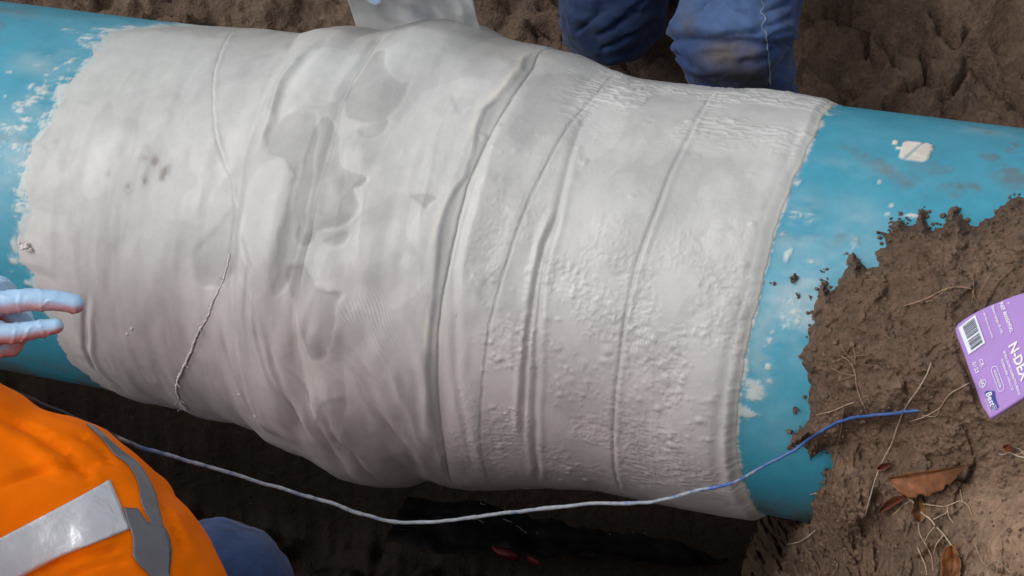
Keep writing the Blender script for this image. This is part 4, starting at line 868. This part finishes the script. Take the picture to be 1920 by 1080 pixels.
    for sd_ in ('L', 'R'):
        V, N, T = gauntlet(root_, J['wri'+sd_], J['fwd'+sd_], J['up'+sd_], J['side'+sd_], glove_pose[sd_], scale=J.get('hs', 1.))
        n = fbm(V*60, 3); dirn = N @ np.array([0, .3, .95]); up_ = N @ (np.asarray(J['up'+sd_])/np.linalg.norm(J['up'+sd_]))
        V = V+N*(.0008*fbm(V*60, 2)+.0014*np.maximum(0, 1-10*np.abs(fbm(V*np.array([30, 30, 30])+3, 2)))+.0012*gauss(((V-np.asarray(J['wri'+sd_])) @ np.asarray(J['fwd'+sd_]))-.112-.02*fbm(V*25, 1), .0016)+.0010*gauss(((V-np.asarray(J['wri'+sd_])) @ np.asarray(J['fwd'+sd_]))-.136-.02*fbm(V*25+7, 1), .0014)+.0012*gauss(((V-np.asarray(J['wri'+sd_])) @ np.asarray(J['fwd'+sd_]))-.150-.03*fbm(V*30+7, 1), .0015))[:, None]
        c = np.array([.42, .66, .92])*(1+.05*n)[:, None]; pk = ss(.30, -.45, up_)[:, None]*.9; c = c*(1-pk)+np.array([.62, .26, .24])*pk  # reddish bounce from the orange jacket, painted on the glove undersides
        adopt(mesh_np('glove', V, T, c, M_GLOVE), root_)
    return root_, to_, jo
def A(px, py, d): return at(np.array(float(px)), np.array(float(py)), np.array(float(d)))
def folds(V, N, sc, amp, st=(1, 1, 1), k=0): return V+N*(amp*(fbm(V*np.array(st)*sc+k, 3)-1.2*np.maximum(0, .25-np.abs(fbm(V*np.array(st)*sc*.8+9+k, 2)))))[:, None]

# far worker: only the knees of the jeans show
J = dict(hip=(.09, 1.12, .16), lat=(1, 0, 0), kneeR=A(1368, 62, 2.60), ankR=(.215, .60, -.36), kneeL=A(1140, 20, 2.86), ankL=(-.10, 1.22, -.02), chest=(.02, .92, .62), neck=(.0, .80, .78), head=(-.01, .74, .86), face=(0, -1, -.5),
         shoL=(-.2, .86, .70), shoR=(.21, .86, .70), elbL=(-.42, .72, .50), elbR=(.02, .62, .46), wriL=A(505, -185, 2.34), wriR=A(900, -190, 2.28), fwdL=(.85, -.35, -.25), upL=(-.2, -.6, .75), sideL=(.3, -.8, -.4), fwdR=(-.8, -.3, -.2), upR=(.2, -.5, .8), sideR=(-.2, -.8, -.4), toeL=(0, .4, -.6), toeR=(0, -1, 0))
gp = dict(L=dict(fingers=[(-.030, .062, (.5, .5, .4)), (-.010, .078, (.4, .5, .4)), (.010, .082, (.4, .5, .4)), (.029, .074, (.4, .4, .3))], thumb=[(.03, .018, -.012), (.03, .004, -.012), (.022, -.004, -.006)]))
gp['R'] = gp['L']
knR, knL = np.array(J['kneeR']), np.array(J['kneeL'])
def far_jeans(V, N):
    px, py = proj(V)
    V = folds(V, N, 12, .011, (1, 1, 2.2)); V = folds(V, N, 30, .006, (1, 1, 1.8), 5)
    front = N[:, 1] < .3; leg = (px > 1225) & (px < 1500) & front
    d = (py-(74+.03*(px-1300)))                                            # deep crease behind the bent knee cap
    V = V-N*(leg*.012*np.exp(-((d-2)/7)**2))[:, None]+N*(leg*.006*np.exp(-((d+22)/20)**2))[:, None]
    for x0, y0, x1, y1 in ((1440, 20, 1480, 5), (1440, 48, 1484, 30), (1440, 66, 1480, 55), (1120, 70, 1200, 20), (1130, 95, 1230, 40), (1150, 50, 1210, 0), (1445, 95, 1478, 88), (1300, 30, 1330, -10), (1265, 100, 1300, 130), (1350, 66, 1425, 60), (1080, 60, 1130, 20), (1390, 20, 1426, 30), (1395, 120, 1440, 112)):
        V = V-N*(front*.0085*np.exp(-(polyline_dist(px, py, [(x0, y0), (x1, y1)])/3.4)**2))[:, None]
    c = jeans_colour(V, N); px, py = proj(V); c = c*np.array([.66, .68, .74])*(1-.5*ss(1262, 1235, px))[:, None]  # left leg painted darker to stand for its shade
    lt = (leg*ss(90, 50, py)*ss(1235, 1290, px)*ss(1500, 1420, px))[:, None]; c = c*(1-lt*.5)+np.array([.13, .22, .40])*(1+.25*fbm(V*30, 3))[:, None]*lt*.5  # light falling on the thigh, painted as paler denim
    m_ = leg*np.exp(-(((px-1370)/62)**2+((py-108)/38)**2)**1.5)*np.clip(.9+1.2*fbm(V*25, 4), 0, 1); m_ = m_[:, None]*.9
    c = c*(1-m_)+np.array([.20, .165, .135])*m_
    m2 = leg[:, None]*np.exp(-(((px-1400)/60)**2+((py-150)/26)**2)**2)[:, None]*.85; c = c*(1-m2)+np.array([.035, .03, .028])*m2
    m3 = leg[:, None]*np.exp(-(((px-1290)/14)**2+((py-45)/26)**2))[:, None]*.6; c = c*(1-m3)+np.array([.15, .14, .14])*m3
    return V, np.clip(c, .008, .5)
def jumper_top(J):
    p = capsule(np.array(J['hip'])+[0, -.02, .06], J['chest'], .17, .19)+capsule(J['chest'], J['neck'], .16, .075)
    for s_ in 'LR': p += capsule(J['chest'], J['sho'+s_], .12, .085)+capsule(J['sho'+s_], J['elb'+s_], .078, .062)+capsule(J['elb'+s_], J['wri'+s_], .062, .045)
    return p
def jumper_fn(V, N):
    V = folds(V, N, 12, .010); return V, np.tile([.05, .06, .09], (len(V), 1)), M_SWEAT
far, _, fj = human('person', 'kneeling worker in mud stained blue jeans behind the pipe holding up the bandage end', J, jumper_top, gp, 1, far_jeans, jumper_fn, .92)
bvh_fj = BVHTree.FromPolygons([v.co for v in fj.data.vertices], [tuple(p.vertices) for p in fj.data.polygons])
q = bez([(1432, -30), (1429, 0), (1432, 12), (1427, 22), (1436, 36), (1428, 48), (1436, 62), (1438, 80), (1441, 105), (1443, 130), (1444, 160)], 60); q[:, 0] += .8*np.sin(np.arange(60)*1.1)
W = np.array([hit(bvh_fj, a, b, .0012, 2.6) for a, b in q]); V, F = tube_vf(W, .0010, 6); c = np.array([.24, .31, .40])*(1+.6*fbm(V*140, 3))[:, None]
mesh_np('seam', V, F, c, M_JEANS, fj)

# near worker in the orange jacket
J = dict(hip=A(40, 1560, 2.02), lat=np.array([.75, -.6, .1]), kneeL=A(415, 1120, 2.16), ankL=A(300, 1480, 2.25), kneeR=A(150, 1750, 1.9), ankR=A(40, 1900, 2.1), chest=A(-50, 1230, 1.84), neck=A(-210, 1080, 1.68), head=A(-330, 1090, 1.62), face=(.5, .8, -.6),
         shoL=A(-230, 880, 1.95), shoR=A(60, 1330, 1.62), elbL=A(-420, 700, 2.05), elbR=A(-150, 1560, 1.55), wriL=A(-196, 577, 2.04), wriR=A(-330, 1500, 1.7),
         hs=1.12, fwdL=WM@np.array([1, -.10, .02]), upL=WM@np.array([.02, -1, -.28]), sideL=WM@np.array([0, .28, -1]), fwdR=WM@np.array([-.3, -1, 0]), upR=WM@np.array([0, 0, -1]), sideR=WM@np.array([-1, 0, 0]), toeL=(.6, .8, 0), toeR=(.6, .8, 0))
gp1 = dict(L=dict(fingers=[(-.030, .058, (.9, 1.3, .9)), (-.012, .072, (.8, 1.4, .9)), (.006, .080, (.7, 1.4, .9)), (.024, .084, (-.04, .16, .14))], thumb=[(.042, .008, -.014), (.050, .002, -.007), (.040, 0, .003)]), R=gp['L'])
J['sideL'] = J['sideL']-np.array(J['fwdL'])*0
def near_jeans(V, N):
    V = folds(V, N, 13, .008); V = folds(V, N, 34, .003, (1, 1, 1), 5); return V, np.clip(jeans_colour(V, N)*np.array([.62, .58, .58]), .01, .5)
def hv_top(J):
    ax = WM.T*0+np.eye(3)
    cam_r, cam_d, cam_f = WM[:, 0], WM[:, 1], WM[:, 2]
    def ell(px, py, d, rx, ry, rz): return sphere_vf(A(px, py, d), (rx, ry, rz), (cam_r, cam_d, cam_f), 40, 28)
    p = [ell(-40, 1260, 1.86, .245, .262, .17), ell(60, 1400, 1.93, .222, .22, .16), ell(-170, 985, 1.86, .18, .165, .12)]
    p += capsule(J['chest'], J['neck'], .12, .075)
    for s_ in 'LR': p += capsule(J['sho'+s_], J['elb'+s_], .085, .066)+capsule(J['elb'+s_], J['wri'+s_], .064, .046)
    return p
def hv_fn(V, N):
    V = folds(V, N, 6.5, .015); V = folds(V, N, 16, .006, (1, 1.3, .8), 4)
    px, py = proj(V)
    for c_, a_, w_ in [([(-20, 770), (60, 805), (130, 850), (165, 890)], -.006, 7), ([(10, 905), (90, 878), (170, 872)], -.005, 6), ([(40, 1085), (120, 1052), (215, 1030)], -.005, 6), ([(345, 1030), (322, 975), (300, 930)], -.004, 5), ([(-20, 800), (50, 835), (110, 880)], .005, 12), ([(130, 1080), (190, 1055), (235, 1050)], -.004, 5), ([(205, 870), (190, 840), (150, 815)], -.004, 5)]:
        V = V+N*(a_*np.exp(-(polyline_dist(px, py, c_)/w_)**2))[:, None]
    c = np.tile([1., .188, .0], (len(V), 1))*(1+.03*fbm(V*12, 3))[:, None]; return V, np.clip(c, 0, 1), M_HIVIS
near_, jk, nj = human('person', 'worker in orange hi vis jacket with silver bands reaching a gloved hand forward', J, hv_top, gp1, 2, near_jeans, hv_fn)
bvh_j = BVHTree.FromPolygons([v.co for v in jk.data.vertices], [tuple(p.vertices) for p in jk.data.polygons])
def ribbon(name, Lp, Rp, nu, nv, mat, col, off=.0008, dd=1.75):
    Lq, Rq = bez(Lp, nu), bez(Rp, nu); W = np.zeros((nu, nv, 3)); keep = np.ones((nu, nv), bool)
    for i in range(nu):
        for j in range(nv):
            p = Lq[i]*(1-j/(nv-1))+Rq[i]*j/(nv-1); r = ray(*p); h = bvh_j.ray_cast(Vector(CAM), Vector(r))
            if h[0] is None: keep[i, j] = False; W[i, j] = at(p[0], p[1], dd)
            else: n_ = np.array(h[1]); n_ *= -np.sign(n_@r); W[i, j] = np.array(h[0])+n_*off
    idx = np.arange(nu*nv).reshape(nu, nv); F = [(idx[i, j], idx[i+1, j], idx[i+1, j+1], idx[i, j+1]) for i in range(nu-1) for j in range(nv-1) if keep[i, j] and keep[i+1, j] and keep[i, j+1] and keep[i+1, j+1]]
    if not F: return
    V = W.reshape(-1, 3); c = np.array(col)*(1+.08*fbm(V*25, 3))[:, None]; o = mesh_np(name, V, F, c, mat, jk); m_ = o.modifiers.new('t', 'SOLIDIFY'); m_.thickness = .0006; m_.offset = 1
ribbon('reflective_band', [(205, 900), (140, 937), (80, 968), (0, 1010), (-120, 1075), (-260, 1160)], [(244, 992), (180, 1018), (110, 1045), (40, 1082), (-60, 1140), (-200, 1240)], 70, 16, M_TAPE, (.78, .80, .84))
DK = (.17, .17, .19)
ribbon('reflective_band', [(160, 795), (166, 801), (188, 822), (215, 854), (242, 876), (258, 908), (263, 940), (283, 986), (292, 1012)], [(176, 800), (183, 806), (225, 844), (258, 870), (285, 913), (298, 956), (306, 989), (318, 1012), (319, 1025)], 60, 9, M_TAPE, DK)
ribbon('reflective_band', [(230, 953), (240, 985), (247, 1005), (250, 1048), (279, 1080), (320, 1160)], [(256, 955), (283, 986), (304, 989), (318, 1020), (318, 1080), (345, 1160)], 40, 10, M_TAPE, DK, .0014)  # silver band carried on, its shade painted into the tape colour
